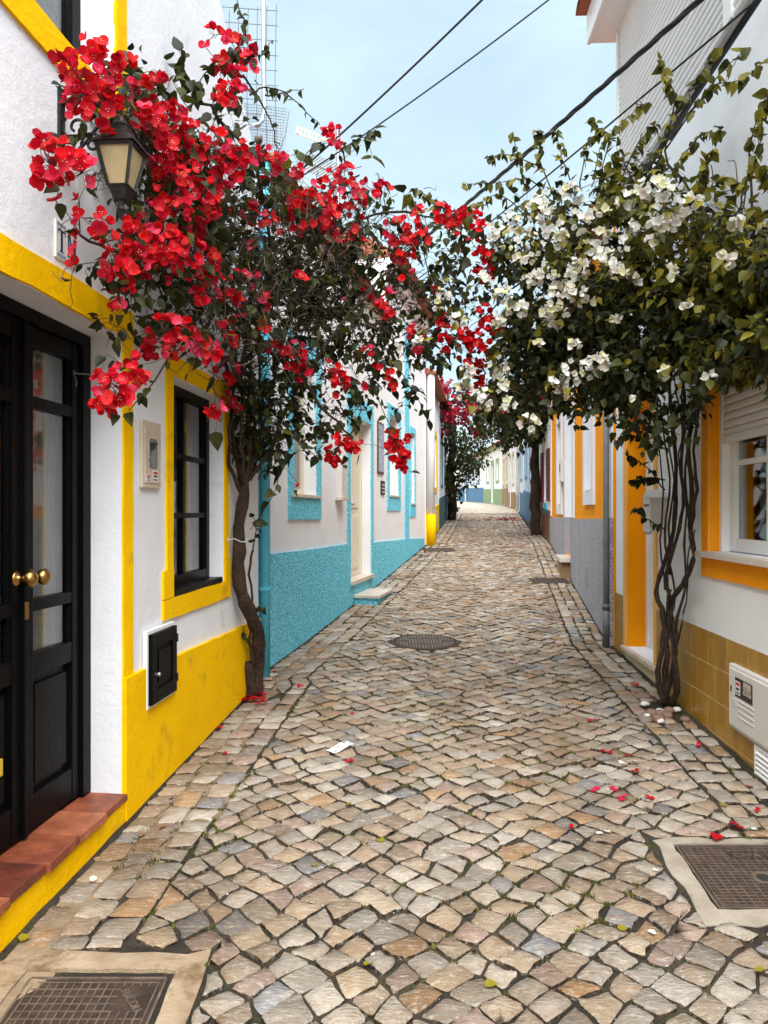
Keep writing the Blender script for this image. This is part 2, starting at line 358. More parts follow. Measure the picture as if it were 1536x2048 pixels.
def bed_mat():
    """earth, sand mortar and moss between the stones"""
    m, nt, nd, lk, bs = new_mat('joint_bed')
    geo = N(nd, 'ShaderNodeNewGeometry')
    n1 = N(nd, 'ShaderNodeTexNoise', Scale=2.2, Detail=6.0, Roughness=0.65)
    n2 = N(nd, 'ShaderNodeTexNoise', Scale=60.0, Detail=5.0, Roughness=0.7)
    n3 = N(nd, 'ShaderNodeTexNoise', Scale=3.4, Detail=6.0, Roughness=0.7, Distortion=0.5)
    for n in (n1, n2, n3): lk.new(geo.outputs['Position'], n.inputs['Vector'])
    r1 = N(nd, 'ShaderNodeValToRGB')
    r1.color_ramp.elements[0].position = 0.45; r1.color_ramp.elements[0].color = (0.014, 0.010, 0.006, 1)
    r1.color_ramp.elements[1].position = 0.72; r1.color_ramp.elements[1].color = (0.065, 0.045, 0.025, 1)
    lk.new(n1.outputs['Fac'], r1.inputs['Fac'])
    r3 = N(nd, 'ShaderNodeValToRGB')
    r3.color_ramp.elements[0].position = 0.52; r3.color_ramp.elements[0].color = (0, 0, 0, 1)
    r3.color_ramp.elements[1].position = 0.64; r3.color_ramp.elements[1].color = (0.8, 0.8, 0.8, 1)
    lk.new(n3.outputs['Fac'], r3.inputs['Fac'])
    mx = N(nd, 'ShaderNodeMixRGB'); mx.inputs['Color2'].default_value = (0.045, 0.045, 0.010, 1)
    lk.new(r3.outputs['Color'], mx.inputs['Fac']); lk.new(r1.outputs['Color'], mx.inputs['Color1'])
    r2 = N(nd, 'ShaderNodeValToRGB')
    r2.color_ramp.elements[0].position = 0.35; r2.color_ramp.elements[0].color = (0.55, 0.55, 0.55, 1)
    r2.color_ramp.elements[1].position = 0.7; r2.color_ramp.elements[1].color = (1.6, 1.6, 1.6, 1)
    lk.new(n2.outputs['Fac'], r2.inputs['Fac'])
    mu = N(nd, 'ShaderNodeMixRGB', blend_type='MULTIPLY'); mu.inputs['Fac'].default_value = 1
    lk.new(mx.outputs['Color'], mu.inputs['Color1']); lk.new(r2.outputs['Color'], mu.inputs['Color2'])
    lk.new(mu.outputs['Color'], bs.inputs['Base Color'])
    bs.inputs['Roughness'].default_value = 0.92
    b = N(nd, 'ShaderNodeBump', Strength=0.8, Distance=0.012)
    lk.new(n2.outputs['Fac'], b.inputs['Height']); lk.new(b.outputs['Normal'], bs.inputs['Normal'])
    return m
BED = bed_mat()
def far_road_mat():
    m, nt, nd, lk, bs = new_mat('far_cobbles')
    geo = N(nd, 'ShaderNodeNewGeometry')
    vo = N(nd, 'ShaderNodeTexVoronoi', Scale=8.0); lk.new(geo.outputs['Position'], vo.inputs['Vector'])
    ve = N(nd, 'ShaderNodeTexVoronoi', Scale=8.0, feature='DISTANCE_TO_EDGE'); lk.new(geo.outputs['Position'], ve.inputs['Vector'])
    r1 = N(nd, 'ShaderNodeValToRGB')
    r1.color_ramp.elements[0].color = (0.40, 0.33, 0.25, 1); r1.color_ramp.elements[1].color = (0.58, 0.51, 0.42, 1)
    lk.new(vo.outputs['Color'], r1.inputs['Fac'])
    r2 = N(nd, 'ShaderNodeValToRGB'); r2.color_ramp.elements[0].color = (.2, .17, .12, 1)
    r2.color_ramp.elements[1].position = 0.1; r2.color_ramp.elements[1].color = (1, 1, 1, 1)
    lk.new(ve.outputs['Distance'], r2.inputs['Fac'])
    mu = N(nd, 'ShaderNodeMixRGB', blend_type='MULTIPLY'); mu.inputs['Fac'].default_value = 1
    lk.new(r1.outputs['Color'], mu.inputs['Color1']); lk.new(r2.outputs['Color'], mu.inputs['Color2'])
    lk.new(mu.outputs['Color'], bs.inputs['Base Color']); bs.inputs['Roughness'].default_value = 0.85
    return m
FARROAD = far_road_mat()

# ------------------------------------------------------------------ object helpers
def setp(o, label=None, cat=None, group=None, kind=None):
    if label: o['label'] = label
    if cat: o['category'] = cat
    if group: o['group'] = group
    if kind: o['kind'] = kind
    return o

def thing(name, label, cat, loc, group=None):
    o = bpy.data.objects.new(name, None)
    o.empty_display_size = 0.1
    o.location = loc
    COL.objects.link(o)
    return setp(o, label, cat, group)

def base_of(o):
    v = Vector((0, 0, 0))
    while o is not None:
        v += Vector(o.location)
        o = o.parent
    return v

class MB:
    def __init__(self):
        self.v, self.f, self.m, self.t = [], [], [], []
    def add(self, pts, faces, mi=0, tint=None):
        n = len(self.v)
        self.v += [tuple(p) for p in pts]
        for f in faces:
            self.f.append(tuple(i + n for i in f)); self.m.append(mi); self.t.append(tint)
    def quad(self, a, b, c, d, mi=0):
        self.add([a, b, c, d], [(0, 1, 2, 3)], mi)
    def hexa(self, p, mi=0):
        """p: eight points, bottom ring then top ring"""
        self.add(p, [(3, 2, 1, 0), (4, 5, 6, 7), (0, 1, 5, 4), (1, 2, 6, 5), (2, 3, 7, 6), (3, 0, 4, 7)], mi)
    def box(self, c, s, mi=0, rz=0.0):
        x, y, z = s[0] / 2, s[1] / 2, s[2] / 2
        pts = []
        for dz in (-z, z):
            for dx, dy in ((-x, -y), (x, -y), (x, y), (-x, y)):
                pts.append((c[0] + dx * math.cos(rz) - dy * math.sin(rz), c[1] + dx * math.sin(rz) + dy * math.cos(rz), c[2] + dz))
        self.hexa(pts, mi)
    def fbox(self, F, d0, d1, o0, o1, z0, z1, mi=0):
        pts = []
        for z in (z0, z1):
            for d, o in ((d0, o0), (d1, o0), (d1, o1), (d0, o1)):
                pts.append(F.P(d, o, z))
        self.hexa(pts, mi)
    def tube(self, path, rad, sides=6, mi=0, cap=True, tint=None):
        path = [Vector(p) for p in path]
        n = len(path)
        if not hasattr(rad, '__len__'): rad = [rad] * n
        rings = []
        up = Vector((0.31, 0.17, 0.93))
        for i, p in enumerate(path):
            t = (path[min(i + 1, n - 1)] - path[max(i - 1, 0)])
            if t.length < 1e-9: t = Vector((0, 0, 1))
            t.normalize()
            a = t.cross(up)
            if a.length < 0.05: a = t.cross(Vector((1, 0, 0)))
            a.normalize(); b = t.cross(a)
            rings.append([p + (a * math.cos(2 * math.pi * k / sides) + b * math.sin(2 * math.pi * k / sides)) * rad[i] for k in range(sides)])
        pts = [q for r in rings for q in r]
        fs = []
        for i in range(n - 1):
            for k in range(sides):
                fs.append((i * sides + k, i * sides + (k + 1) % sides, (i + 1) * sides + (k + 1) % sides, (i + 1) * sides + k))
        if cap:
            fs.append(tuple(range(sides - 1, -1, -1)))
            fs.append(tuple((n - 1) * sides + k for k in range(sides)))
        self.add(pts, fs, mi, tint)
    def lathe(self, c, axis, prof, sides=16, mi=0):
        """prof: list of (radius, distance along axis)"""
        axis = Vector(axis).normalized(); c = Vector(c)
        a = axis.cross(Vector((0.3, 0.2, 0.9)));
        if a.length < .05: a = axis.cross(Vector((1, 0, 0)))
        a.normalize(); b = axis.cross(a)
        pts = []
        for r, h in prof:
            for k in range(sides):
                an = 2 * math.pi * k / sides
                pts.append(c + axis * h + (a * math.cos(an) + b * math.sin(an)) * r)
        fs = []
        for i in range(len(prof) - 1):
            for k in range(sides):
                fs.append((i * sides + k, i * sides + (k + 1) % sides, (i + 1) * sides + (k + 1) % sides, (i + 1) * sides + k))
        fs.append(tuple(range(sides - 1, -1, -1)))
        fs.append(tuple((len(prof) - 1) * sides + k for k in range(sides)))
        self.add(pts, fs, mi)
    def build(self, name, mats, parent=None, smooth=False, bevel=0.0, origin=None):
        base = base_of(parent) if parent is not None else (Vector(origin) if origin is not None else Vector((0, 0, 0)))
        me = bpy.data.meshes.new(name)
        bx, by, bz = base
        me.from_pydata([(v[0] - bx, v[1] - by, v[2] - bz) for v in self.v], [], self.f)
        if not isinstance(mats, (list, tuple)): mats = [mats]
        for mm in mats: me.materials.append(mm)
        if len(mats) > 1: me.polygons.foreach_set('material_index', self.m)
        if any(t is not None for t in self.t):
            at = me.attributes.new('tint', 'FLOAT_COLOR', 'FACE')
            flat = []
            for t in self.t:
                flat += [t[0], t[1], t[2], 1.0] if t is not None else [.5, .5, .5, 1.0]
            at.data.foreach_set('color', flat)
        if bevel > 0:
            bm = bmesh.new(); bm.from_mesh(me)
            bmesh.ops.remove_doubles(bm, verts=bm.verts, dist=1e-5)
            bmesh.ops.recalc_face_normals(bm, faces=bm.faces)
            bmesh.ops.bevel(bm, geom=list(bm.edges), offset=bevel, segments=2, affect='EDGES', profile=0.6, clamp_overlap=True)
            bm.to_mesh(me); bm.free()
        if smooth:
            me.polygons.foreach_set('use_smooth', [True] * len(me.polygons))
        me.update()
        o = bpy.data.objects.new(name, me)
        COL.objects.link(o)
        if parent is not None: o.parent = parent
        elif origin is not None: o.location = origin
        return o

class Fac:
    """vertical facade: X = a + b*D at depth Y = D; side +1 faces +X (left of the street), -1 faces -X"""
    def __init__(s, a, b, side):
        s.a, s.b, s.side = a, b, side
        L = math.hypot(1, b)
        s.nx, s.ny = side / L, -side * b / L
    def P(s, d, o, z):
        return (s.a + s.b * d + s.nx * o, d + s.ny * o, z)
    def D(s, px, o=0.0):
        k = (px - PCX) / FPX
        return (s.a + o * (s.nx - k * s.ny)) / (k - s.b)
    def off(s, p):
        L = math.hypot(1, s.b)
        return s.side * (p[0] - s.a - s.b * p[1]) / L

def wall(mb, F, d0, d1, zb, zt, holes, back=3.0, top=True, mi=0):
    """front face with openings, reveals, end walls, back"""
    ds = sorted(set([d0, d1] + [v for h in holes for v in h[:2]]))
    zs = sorted(set([zb, zt] + [v for h in holes for v in h[2:4]]))
    for i in range(len(ds) - 1):
        for j in range(len(zs) - 1):
            dm, zm = (ds[i] + ds[i + 1]) / 2, (zs[j] + zs[j + 1]) / 2
            if any(h[0] < dm < h[1] and h[2] < zm < h[3] for h in holes): continue
            mb.quad(F.P(ds[i], 0, zs[j]), F.P(ds[i + 1], 0, zs[j]), F.P(ds[i + 1], 0, zs[j + 1]), F.P(ds[i], 0, zs[j + 1]), mi)
    for h in holes:
        a, b, c, e, dep = h
        for (p, q) in (((a, c), (b, c)), ((b, c), (b, e)), ((b, e), (a, e)), ((a, e), (a, c))):
            mb.quad(F.P(p[0], 0, p[1]), F.P(q[0], 0, q[1]), F.P(q[0], -dep, q[1]), F.P(p[0], -dep, p[1]), mi)
    for d in (d0, d1):
        mb.quad(F.P(d, 0, zb), F.P(d, -back, zb), F.P(d, -back, zt), F.P(d, 0, zt), mi)
    mb.quad(F.P(d0, -back, zb), F.P(d1, -back, zb), F.P(d1, -back, zt), F.P(d0, -back, zt), mi)
    if top:
        mb.quad(F.P(d0, 0, zt), F.P(d1, 0, zt), F.P(d1, -back, zt), F.P(d0, -back, zt), mi)

def band(mb, F, d0, d1, z0, z1, proud=0.012, wob=0.003, step=0.12, mi=0, inner=-0.004, zf=None):
    """painted, slightly uneven raised band; zf(d) adds a slope"""
    horiz = abs(d1 - d0) >= abs(z1 - z0)
    n = max(2, int((abs(d1 - d0) if horiz else abs(z1 - z0)) / step))
    lo, hi = [], []
    for i in range(n + 1):
        t = i / n
        w1, w2 = RND.uniform(-wob, wob), RND.uniform(-wob, wob)
        if horiz:
            d = d0 + (d1 - d0) * t
            dz = zf(d) if zf else 0.0
            lo.append((d, z0 + w1)); hi.append((d, z1 + w2 + dz))
        else:
            z = z0 + (z1 - z0) * t
            lo.append((d0 + w1, z)); hi.append((d1 + w2, z))
    pts, fs = [], []
    for (a, b) in zip(lo, hi):
        pts += [F.P(a[0], proud, a[1]), F.P(b[0], proud, b[1]), F.P(a[0], inner, a[1]), F.P(b[0], inner, b[1])]
    for i in range(n):
        k, l = 4 * i, 4 * (i + 1)
        fs += [(k, l, l + 1, k + 1), (k, k + 2, l + 2, l), (k + 1, l + 1, l + 3, k + 3)]
    fs += [(0, 1, 3, 2), (4 * n, 4 * n + 2, 4 * n + 3, 4 * n + 1)]
    mb.add(pts, fs, mi)

def window(F, parent, d0, d1, z0, z1, o, fmat, cols=1, rows=1, fw=0.05, th=0.05, mw=0.025, name='window', curtain=None, room=0.5):
    """joinery in an opening: frame mesh with one child pane per light"""
    mb = MB()
    mb.fbox(F, d0, d0 + fw, o - th, o, z0, z1); mb.fbox(F, d1 - fw, d1, o - th, o, z0, z1)
    mb.fbox(F, d0 + fw, d1 - fw, o - th, o - .002, z0, z0 + fw); mb.fbox(F, d0 + fw, d1 - fw, o - th, o - .002, z1 - fw, z1)
    ds = np.linspace(d0 + fw, d1 - fw, cols + 1); zs = np.linspace(z0 + fw, z1 - fw, rows + 1)
    for d in ds[1:-1]: mb.fbox(F, d - mw / 2, d + mw / 2, o - th * .8, o - .006, z0 + fw, z1 - fw)
    for z in zs[1:-1]: mb.fbox(F, d0 + fw, d1 - fw, o - th * .75, o - .009, z - mw / 2, z + mw / 2)
    w = mb.build(name, fmat, parent)
    for i in range(cols):
        for j in range(rows):
            p = MB()
            p.fbox(F, ds[i], ds[i + 1], o - th * .6, o - th * .5, zs[j], zs[j + 1])
            p.build('pane', GLASS, w)
    if curtain:
        c = MB(); n = 24
        pts = []
        for i in range(n + 1):
            d = d0 + fw + (d1 - d0 - 2 * fw) * (curtain[0] + (curtain[1] - curtain[0]) * i / n)
            oo = o - th - 0.05 + 0.012 * math.sin(i * 1.9) + 0.006 * math.sin(i * 4.1)
            pts += [F.P(d, oo, z0 + fw), F.P(d, oo, z1 - fw)]
        c.add(pts, [(2 * i, 2 * i + 2, 2 * i + 3, 2 * i + 1) for i in range(n)])
        c.build('curtain', CURTAIN, w, smooth=True)
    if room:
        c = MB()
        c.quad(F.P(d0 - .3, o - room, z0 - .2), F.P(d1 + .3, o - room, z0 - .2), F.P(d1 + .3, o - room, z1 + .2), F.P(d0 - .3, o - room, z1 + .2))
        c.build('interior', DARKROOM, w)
    return w

def surround(F, parent, d0, d1, z0, z1, w, mat, proud=0.012, bottom=True, top=True, wb=None, name='window_surround', wob=0.003):
    mb = MB()
    wb = wb or w
    band(mb, F, d0 - w, d0, z0, z1, proud, wob); band(mb, F, d1, d1 + w, z0, z1, proud, wob)
    if top: band(mb, F, d0 - w, d1 + w, z1, z1 + w, proud, wob)
    if bottom: band(mb, F, d0 - w, d1 + w, z0 - wb, z0, proud, wob)
    return mb.build(name, mat, parent)

def tile_roof(F, parent, d0, d1, ze, over=0.2, back=2.5, rise=0.35, pitch=0.2, name='roof', fascia=None):
    """clay pantile roof: rows of half-round tiles running up from the eave"""
    mb = MB()
    n = max(1, int(round((d1 - d0) / pitch)))
    seg = 6
    L = math.hypot(1, F.b)
    rows = max(2, int(back / 0.42))
    for r in range(rows):
        o0 = over - r * (back + over) / rows
        o1 = over - (r + 1) * (back + over) / rows - 0.05
        za = ze + rise * (over - o0) + 0.02
        zb2 = ze + rise * (over - o1) - 0.02 + 0.005
        pts = []
        for i in range(n):
            for k in range(seg):
                d = d0 + (d1 - d0) * (i + k / seg) / n
                hz = 0.045 * abs(math.sin(math.pi * k / seg)) if True else 0
                pts.append((d, hz))
        pts.append((d1, 0))
        vs = []
        for d, hz in pts:
            vs += [F.P(d, o0, za + hz), F.P(d, o1, zb2 + hz)]
        fs = [(2 * i, 2 * i + 2, 2 * i + 3, 2 * i + 1) for i in range(len(pts) - 1)]
        mb.add(vs, fs)
    for d in (d0 + .001, d1 - .001):
        mb.add([F.P(d, over, ze), F.P(d, -back, ze), F.P(d, -back, ze + rise * (back + over)), F.P(d, over, ze + .02)], [(0, 1, 2, 3)])
    mb.add([F.P(d0, over, ze), F.P(d1, over, ze), F.P(d1, -back, ze - .01), F.P(d0, -back, ze - .01)], [(0, 1, 2, 3)])
    return mb.build(name, ROOFTILE, parent)

def text_mesh(body, size, ext=0.0):
    cu = bpy.data.curves.new('lettering', 'FONT'); cu.body = body; cu.size = size; cu.extrude = ext
    cu.align_x = 'CENTER'; cu.align_y = 'CENTER'
    ob = bpy.data.objects.new('lettering', cu); COL.objects.link(ob)
    dg = bpy.context.evaluated_depsgraph_get()
    me = bpy.data.meshes.new_from_object(ob.evaluated_get(dg))
    vs = [tuple(v.co) for v in me.vertices]; fs = [tuple(p.vertices) for p in me.polygons]
    bpy.data.objects.remove(ob); bpy.data.curves.remove(cu); bpy.data.meshes.remove(me)
    return vs, fs

def lettering(mb, body, size, fn, ext=0.002, mi=0):
    vs, fs = text_mesh(body, size, ext)
    mb.add([fn(*v) for v in vs], fs, mi)
# ------------------------------------------------------------------ ground and road
mb = MB()
ys = [-30, -15, -8] + list(np.arange(-4, 40, 1.0)) + list(range(40, 100, 5)) + [120, 160, 220, 300, 399]
xs = [-300, -80, -20, -6, -2, 0, 2, 6, 20, 80, 300]
pts = [(x, y, gz(y) - 0.095) for y in ys for x in xs]
nx = len(xs)
mb.add(pts, [(j * nx + i, j * nx + i + 1, (j + 1) * nx + i + 1, (j + 1) * nx + i) for j in range(len(ys) - 1) for i in range(nx - 1)])
ground = mb.build('ground', OCHRE); setp(ground, kind='structure')

STONE_END = 27.0
mb = MB()
yl = [round(v, 2) for v in np.arange(-4, STONE_END + .01, 0.25)]
pts = []
for y in yl:
    a, b = XL(y) - .08, XR(y) + .08
    for k in range(7): pts.append((a + (b - a) * k / 6, y, gz(y) - 0.0115))
mb.add(pts, [(j * 7 + i, j * 7 + i + 1, (j + 1) * 7 + i + 1, (j + 1) * 7 + i) for j in range(len(yl) - 1) for i in range(6)], 0)
yf = [STONE_END] + list(np.arange(28, 91, 1.0))
pts = []
for y in yf:
    a, b = XL(y) - .08, XR(y) + .08
    for k in range(3): pts.append((a + (b - a) * k / 2, y, gz(y) + 0.002))
mb.add(pts, [(j * 3 + i, j * 3 + i + 1, (j + 1) * 3 + i + 1, (j + 1) * 3 + i) for j in range(len(yf) - 1) for i in range(2)], 1)
road = mb.build('road', [BED, FARROAD]); setp(road, kind='structure')

# covers and slabs let into the paving (x0, x1, y0, y1) or (cx, cy, r)
PADS = [(-1.60, -0.54, 1.2, 2.475), (1.09, 1.95, 2.62, 3.26), (2.04, 2.56, 10.45, 10.95), (0.72, 1.27, 13.85, 14.35)]
DISCS = [(0.38, 7.13, 0.315), (-0.885, 5.42, 0.15), (1.885, 5.07, 0.17)]

def clip(poly, px, py, nx_, ny_):
    """keep the part of poly where (p - (px,py)).n >= 0"""
    out = []
    n = len(poly)
    for i in range(n):
        a, b = poly[i], poly[(i + 1) % n]
        da = (a[0] - px) * nx_ + (a[1] - py) * ny_
        db = (b[0] - px) * nx_ + (b[1] - py) * ny_
        if da >= 0: out.append(a)
        if (da >= 0) != (db >= 0):
            t = da / (da - db)
            out.append((a[0] + (b[0] - a[0]) * t, a[1] + (b[1] - a[1]) * t))
    return out

def area(poly):
    return abs(sum(poly[i][0] * poly[(i + 1) % len(poly)][1] - poly[(i + 1) % len(poly)][0] * poly[i][1] for i in range(len(poly)))) / 2

def centre(poly):
    return sum(p[0] for p in poly) / len(poly), sum(p[1] for p in poly) / len(poly)

def clip_pads(poly):
    for (x0, x1, y0, y1) in PADS:
        cx, cy = centre(poly)
        if not (x0 - .1 < cx < x1 + .1 and y0 - .1 < cy < y1 + .1): continue
        dist = [(x0 - cx, x0, cy, -1, 0), (cx - x1, x1, cy, 1, 0), (y0 - cy, cx, y0, 0, -1), (cy - y1, cx, y1, 0, 1)]
        m = max(dist)
        if m[0] < -0.02: return []
        poly = clip(poly, m[1], m[2], m[3], m[4])
        if len(poly) < 3: return []
    for (cx0, cy0, r) in DISCS:
        cx, cy = centre(poly)
        d = math.hypot(cx - cx0, cy - cy0)
        if d > r + .12: continue
        if d < r - 0.015: return []
        nx_, ny_ = (cx - cx0) / d, (cy - cy0) / d
        poly = clip(poly, cx0 + nx_ * (r + .008), cy0 + ny_ * (r + .008), nx_, ny_)
        if len(poly) < 3: return []
    return poly

def midx(v): return (XL(v) + XR(v)) / 2
WL, WR = 0.40, 0.36          # edge courses beside the walls
stones = []
C = 0.109
y_first = 1.35
cR = np.random.RandomState(3)
rng = 260
jit = {}
def lat(i, j):
    if (i, j) not in jit:
        jit[(i, j)] = (cR.uniform(-.023, .023), cR.uniform(-.023, .023))
    a, b = i * C + jit[(i, j)][0], j * C * 0.97 + jit[(i, j)][1]
    ang = 0.76 + 0.0
    u, v = a * math.cos(ang) - b * math.sin(ang), a * math.sin(ang) + b * math.cos(ang)
    u2 = u + 0.06 * math.sin(v * 1.3 + u * .6) + 0.03 * math.sin(v * 3.1)
    v2 = v + 0.07 * math.sin(u * 1.7 + v * .5) + 0.10 * u * u * .5
    return u2, v2
span = int((STONE_END + 3) / C)
for i in range(-20, span):
    for j in range(-20, span):
        u = (i - j * .97) * C * .707
        if abs(u) > 1.9: continue
        v = (i + j) * C * .70
        if v < y_first - .3 or v > STONE_END + .2: continue
        q = [lat(i, j), lat(i + 1, j), lat(i + 1, j + 1), lat(i, j + 1)]
        poly = [(a + midx(b), b) for a, b in q]
        cx, cy = centre(poly)
        if cy < y_first or cy > STONE_END: continue
        sl = (XL(cy + .1) - XL(cy - .1)) / .2; xl = XL(cy) + WL
        poly = clip(poly, xl, cy, 1, -sl)
        if len(poly) < 3: continue
        sr = (XR(cy + .1) - XR(cy - .1)) / .2; xr = XR(cy) - WR
        poly = clip(poly, xr, cy, -1, sr)
        if len(poly) < 3: continue
        poly = clip_pads(poly)
        if len(poly) < 3 or area(poly) < 0.0022: continue
        stones.append((poly, 0))
# edge courses
for side in (0, 1):
    nrow = 3
    wtot = (WL if side == 0 else WR) - 0.02
    for r in range(nrow):
        v = y_first + cR.uniform(0, .1)
        while v < STONE_END:
            ln = cR.uniform(.10, .175)
            q = []
            for (rr, vv) in ((r, v), (r + 1, v), (r + 1, v + ln), (r, v + ln)):
                off = .012 + wtot * rr / nrow + cR.uniform(-.013, .013) * (1 if 0 < rr < nrow else .4)
                vv2 = vv + cR.uniform(-.014, .014)
                q.append(((XL(vv2) + off) if side == 0 else (XR(vv2) - off), vv2))
            v += ln
            if side == 1: q = q[::-1]
            poly = clip_pads(q)
            if len(poly) < 3 or area(poly) < 0.002: continue
            stones.append((poly, 1 + side))

PAL = [((.46, .365, .265), 30), ((.50, .44, .365), 24), ((.42, .315, .22), 22), ((.47, .42, .355), 18), ((.45, .33, .27), 9),
       ((.30, .295, .30), 6), ((.43, .27, .145), 8), ((.36, .31, .25), 9), ((.56, .50, .42), 9)]
PALW = np.array([p[1] for p in PAL], float); PALW /= PALW.sum()

def stone_mesh(poly, near):
    """ring of the outline, shoulder ring, inner ring and a crown point"""
    cx, cy = centre(poly)
    if sum(poly[i][0] * poly[(i + 1) % len(poly)][1] - poly[(i + 1) % len(poly)][0] * poly[i][1] for i in range(len(poly))) < 0:
        poly = poly[::-1]
    gap = cR.uniform(.0030, .0070) if cR.rand() > .15 else cR.uniform(.008, .014)
    R0 = math.sqrt(area(poly)) / 2
    k = max(.55, 1 - gap / max(R0, .01))
    poly = [(cx + (x - cx) * k, cy + (y - cy) * k) for x, y in poly]
    out = []
    n = len(poly)
    if near:
        for i in range(n):
            a, b = poly[i], poly[(i + 1) % n]
            L = math.hypot(b[0] - a[0], b[1] - a[1])
            cut = cR.uniform(.04, .11)
            if L < .03: cut = .35
            for t in ((cut, 1 - cut) if n > 4 or L < .05 else (cut, cR.uniform(.35, .65), 1 - cut)):
                j = cR.uniform(-.0065, .0055)
                nxx, nyy = (b[1] - a[1]) / max(L, .001), -(b[0] - a[0]) / max(L, .001)
                out.append((a[0] + (b[0] - a[0]) * t + nxx * j, a[1] + (b[1] - a[1]) * t + nyy * j))
    else:
        out = poly
    m = len(out)
    lift = cR.uniform(-.006, .006)
    tx, ty = cR.uniform(-.055, .055), cR.uniform(-.055, .055)
    def top(x, y, e): return gz(y) + lift + tx * (x - cx) + ty * (y - cy) + e
    pts = [(x, y, gz(y) - .045) for x, y in out]
    sh = [(cx + (x - cx) * .985, cy + (y - cy) * .985) for x, y in out]
    pts += [(x, y, top(x, y, -.005 + cR.uniform(-.004, .003))) for x, y in sh]
    fs = [(i, (i + 1) % m, m + (i + 1) % m, m + i) for i in range(m)]
    pts = pts + pts[m:2 * m]          # the worn top has its own rim, so the edge stays crisp
    if near:
        inn = [(cx + (x - cx) * .93, cy + (y - cy) * .93) for x, y in out]
        pts += [(x, y, top(x, y, cR.uniform(-.0045, .004))) for x, y in inn]
        pts.append((cx + cR.uniform(-.01, .01), cy + cR.uniform(-.01, .01), top(cx, cy, cR.uniform(-.003, .006))))
        fs += [(2 * m + i, 2 * m + (i + 1) % m, 3 * m + (i + 1) % m, 3 * m + i) for i in range(m)]
        fs += [(3 * m + i, 3 * m + (i + 1) % m, 4 * m) for i in range(m)]
    else:
        pts.append((cx, cy, top(cx, cy, .002)))
        fs += [(2 * m + i, 2 * m + (i + 1) % m, 3 * m) for i in range(m)]
    c = np.array(PAL[cR.choice(len(PAL), p=PALW)][0]) * cR.uniform(.56, 1.08)
    return pts, fs, tuple(c), m

def px_size(poly):
    cx, cy = centre(poly)
    x = PCX + FPX * cx / cy
    y = PCY + FPX * (EYE - gz(cy)) / cy
    vis = 0 < x < 1536 and y < 2060
    return area(poly) / cy ** 3 if vis else 0
stones.sort(key=lambda s: -px_size(s[0]))
far = MB()
SOILSHADETINT = (.045, .034, .022)      # earth on the sides, with the joints' shade put into the colour
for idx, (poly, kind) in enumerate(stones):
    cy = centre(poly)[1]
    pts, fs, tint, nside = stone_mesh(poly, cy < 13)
    tl = [SOILSHADETINT] * nside + [tint] * (len(fs) - nside)
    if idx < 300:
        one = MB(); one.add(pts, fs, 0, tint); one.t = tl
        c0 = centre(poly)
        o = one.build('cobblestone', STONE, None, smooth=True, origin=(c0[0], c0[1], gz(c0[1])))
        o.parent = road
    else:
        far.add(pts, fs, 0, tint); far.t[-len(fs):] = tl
fo = far.build('cobblestones', STONE, road, smooth=True); setp(fo, kind='stuff')

# sandy mortar washed over the joints along the left wall
mb = MB(); rws = np.arange(1.9, 8.0, .06); pts = []
for y in rws:
    wdt = .30 + .12 * math.sin(y * 2.1) + .10 * mnoise.noise(Vector((y * 2.3, 0, 1.0)))
    for k in range(6):
        pts.append((XL(y) + wdt * k / 5 + (.03 * mnoise.noise(Vector((y * 14, 5, k))) if k == 5 else 0), y, gz(y) - .0065 - (.006 if k == 5 else 0) + .004 * mnoise.noise(Vector((y * 9, k, 3)))))
mb.add(pts, [(j * 6 + i, j * 6 + i + 1, (j + 1) * 6 + i + 1, (j + 1) * 6 + i) for j in range(len(rws) - 1) for i in range(5)])
setp(mb.build('mortar', MORTAR), kind='structure')
# dark strip at the wall feet: soil, with contact shade put into it
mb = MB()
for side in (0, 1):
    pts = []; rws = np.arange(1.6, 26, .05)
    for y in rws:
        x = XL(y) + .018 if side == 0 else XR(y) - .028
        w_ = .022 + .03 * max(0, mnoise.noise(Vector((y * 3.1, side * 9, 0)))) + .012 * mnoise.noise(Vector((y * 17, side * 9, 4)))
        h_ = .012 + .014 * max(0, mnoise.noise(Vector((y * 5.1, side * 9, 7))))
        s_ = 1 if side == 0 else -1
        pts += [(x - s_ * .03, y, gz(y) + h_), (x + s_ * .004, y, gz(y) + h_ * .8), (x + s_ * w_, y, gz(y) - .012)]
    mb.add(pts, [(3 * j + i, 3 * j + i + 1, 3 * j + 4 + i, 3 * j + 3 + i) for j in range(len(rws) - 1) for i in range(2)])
setp(mb.build('soil', BED), 'dark strip of soil and painted contact shade along the foot of the walls', 'soil', kind='stuff')

# moss in the joints
moss = MB()
mR = np.random.RandomState(21)
mt = [(.055, .06, .012), (.09, .10, .015), (.035, .038, .010), (.13, .12, .02)]
cnt = 0
for (poly, kind) in stones[:1600]:
    for q in poly:
        nz = mnoise.noise(Vector((q[0] * 1.6, q[1] * 1.6, 3.0)))
        if nz < 0.08 and mR.rand() > .05: continue
        for c in range(mR.randint(1, 4)):
            x, y = q[0] + mR.normal(0, .012), q[1] + mR.normal(0, .012)
            tint = mt[mR.randint(len(mt))]
            for bl in range(mR.randint(4, 8)):
                a = mR.uniform(0, 6.28); h = mR.uniform(.004, .014); w = mR.uniform(.002, .004)
                bx, by = x + mR.normal(0, .006), y + mR.normal(0, .006)
                z = gz(by) - .011
                moss.add([(bx - w, by, z), (bx + w, by, z), (bx + math.cos(a) * h * .6, by + math.sin(a) * h * .6, z + h + .004)], [(0, 1, 2)], 0, tint)
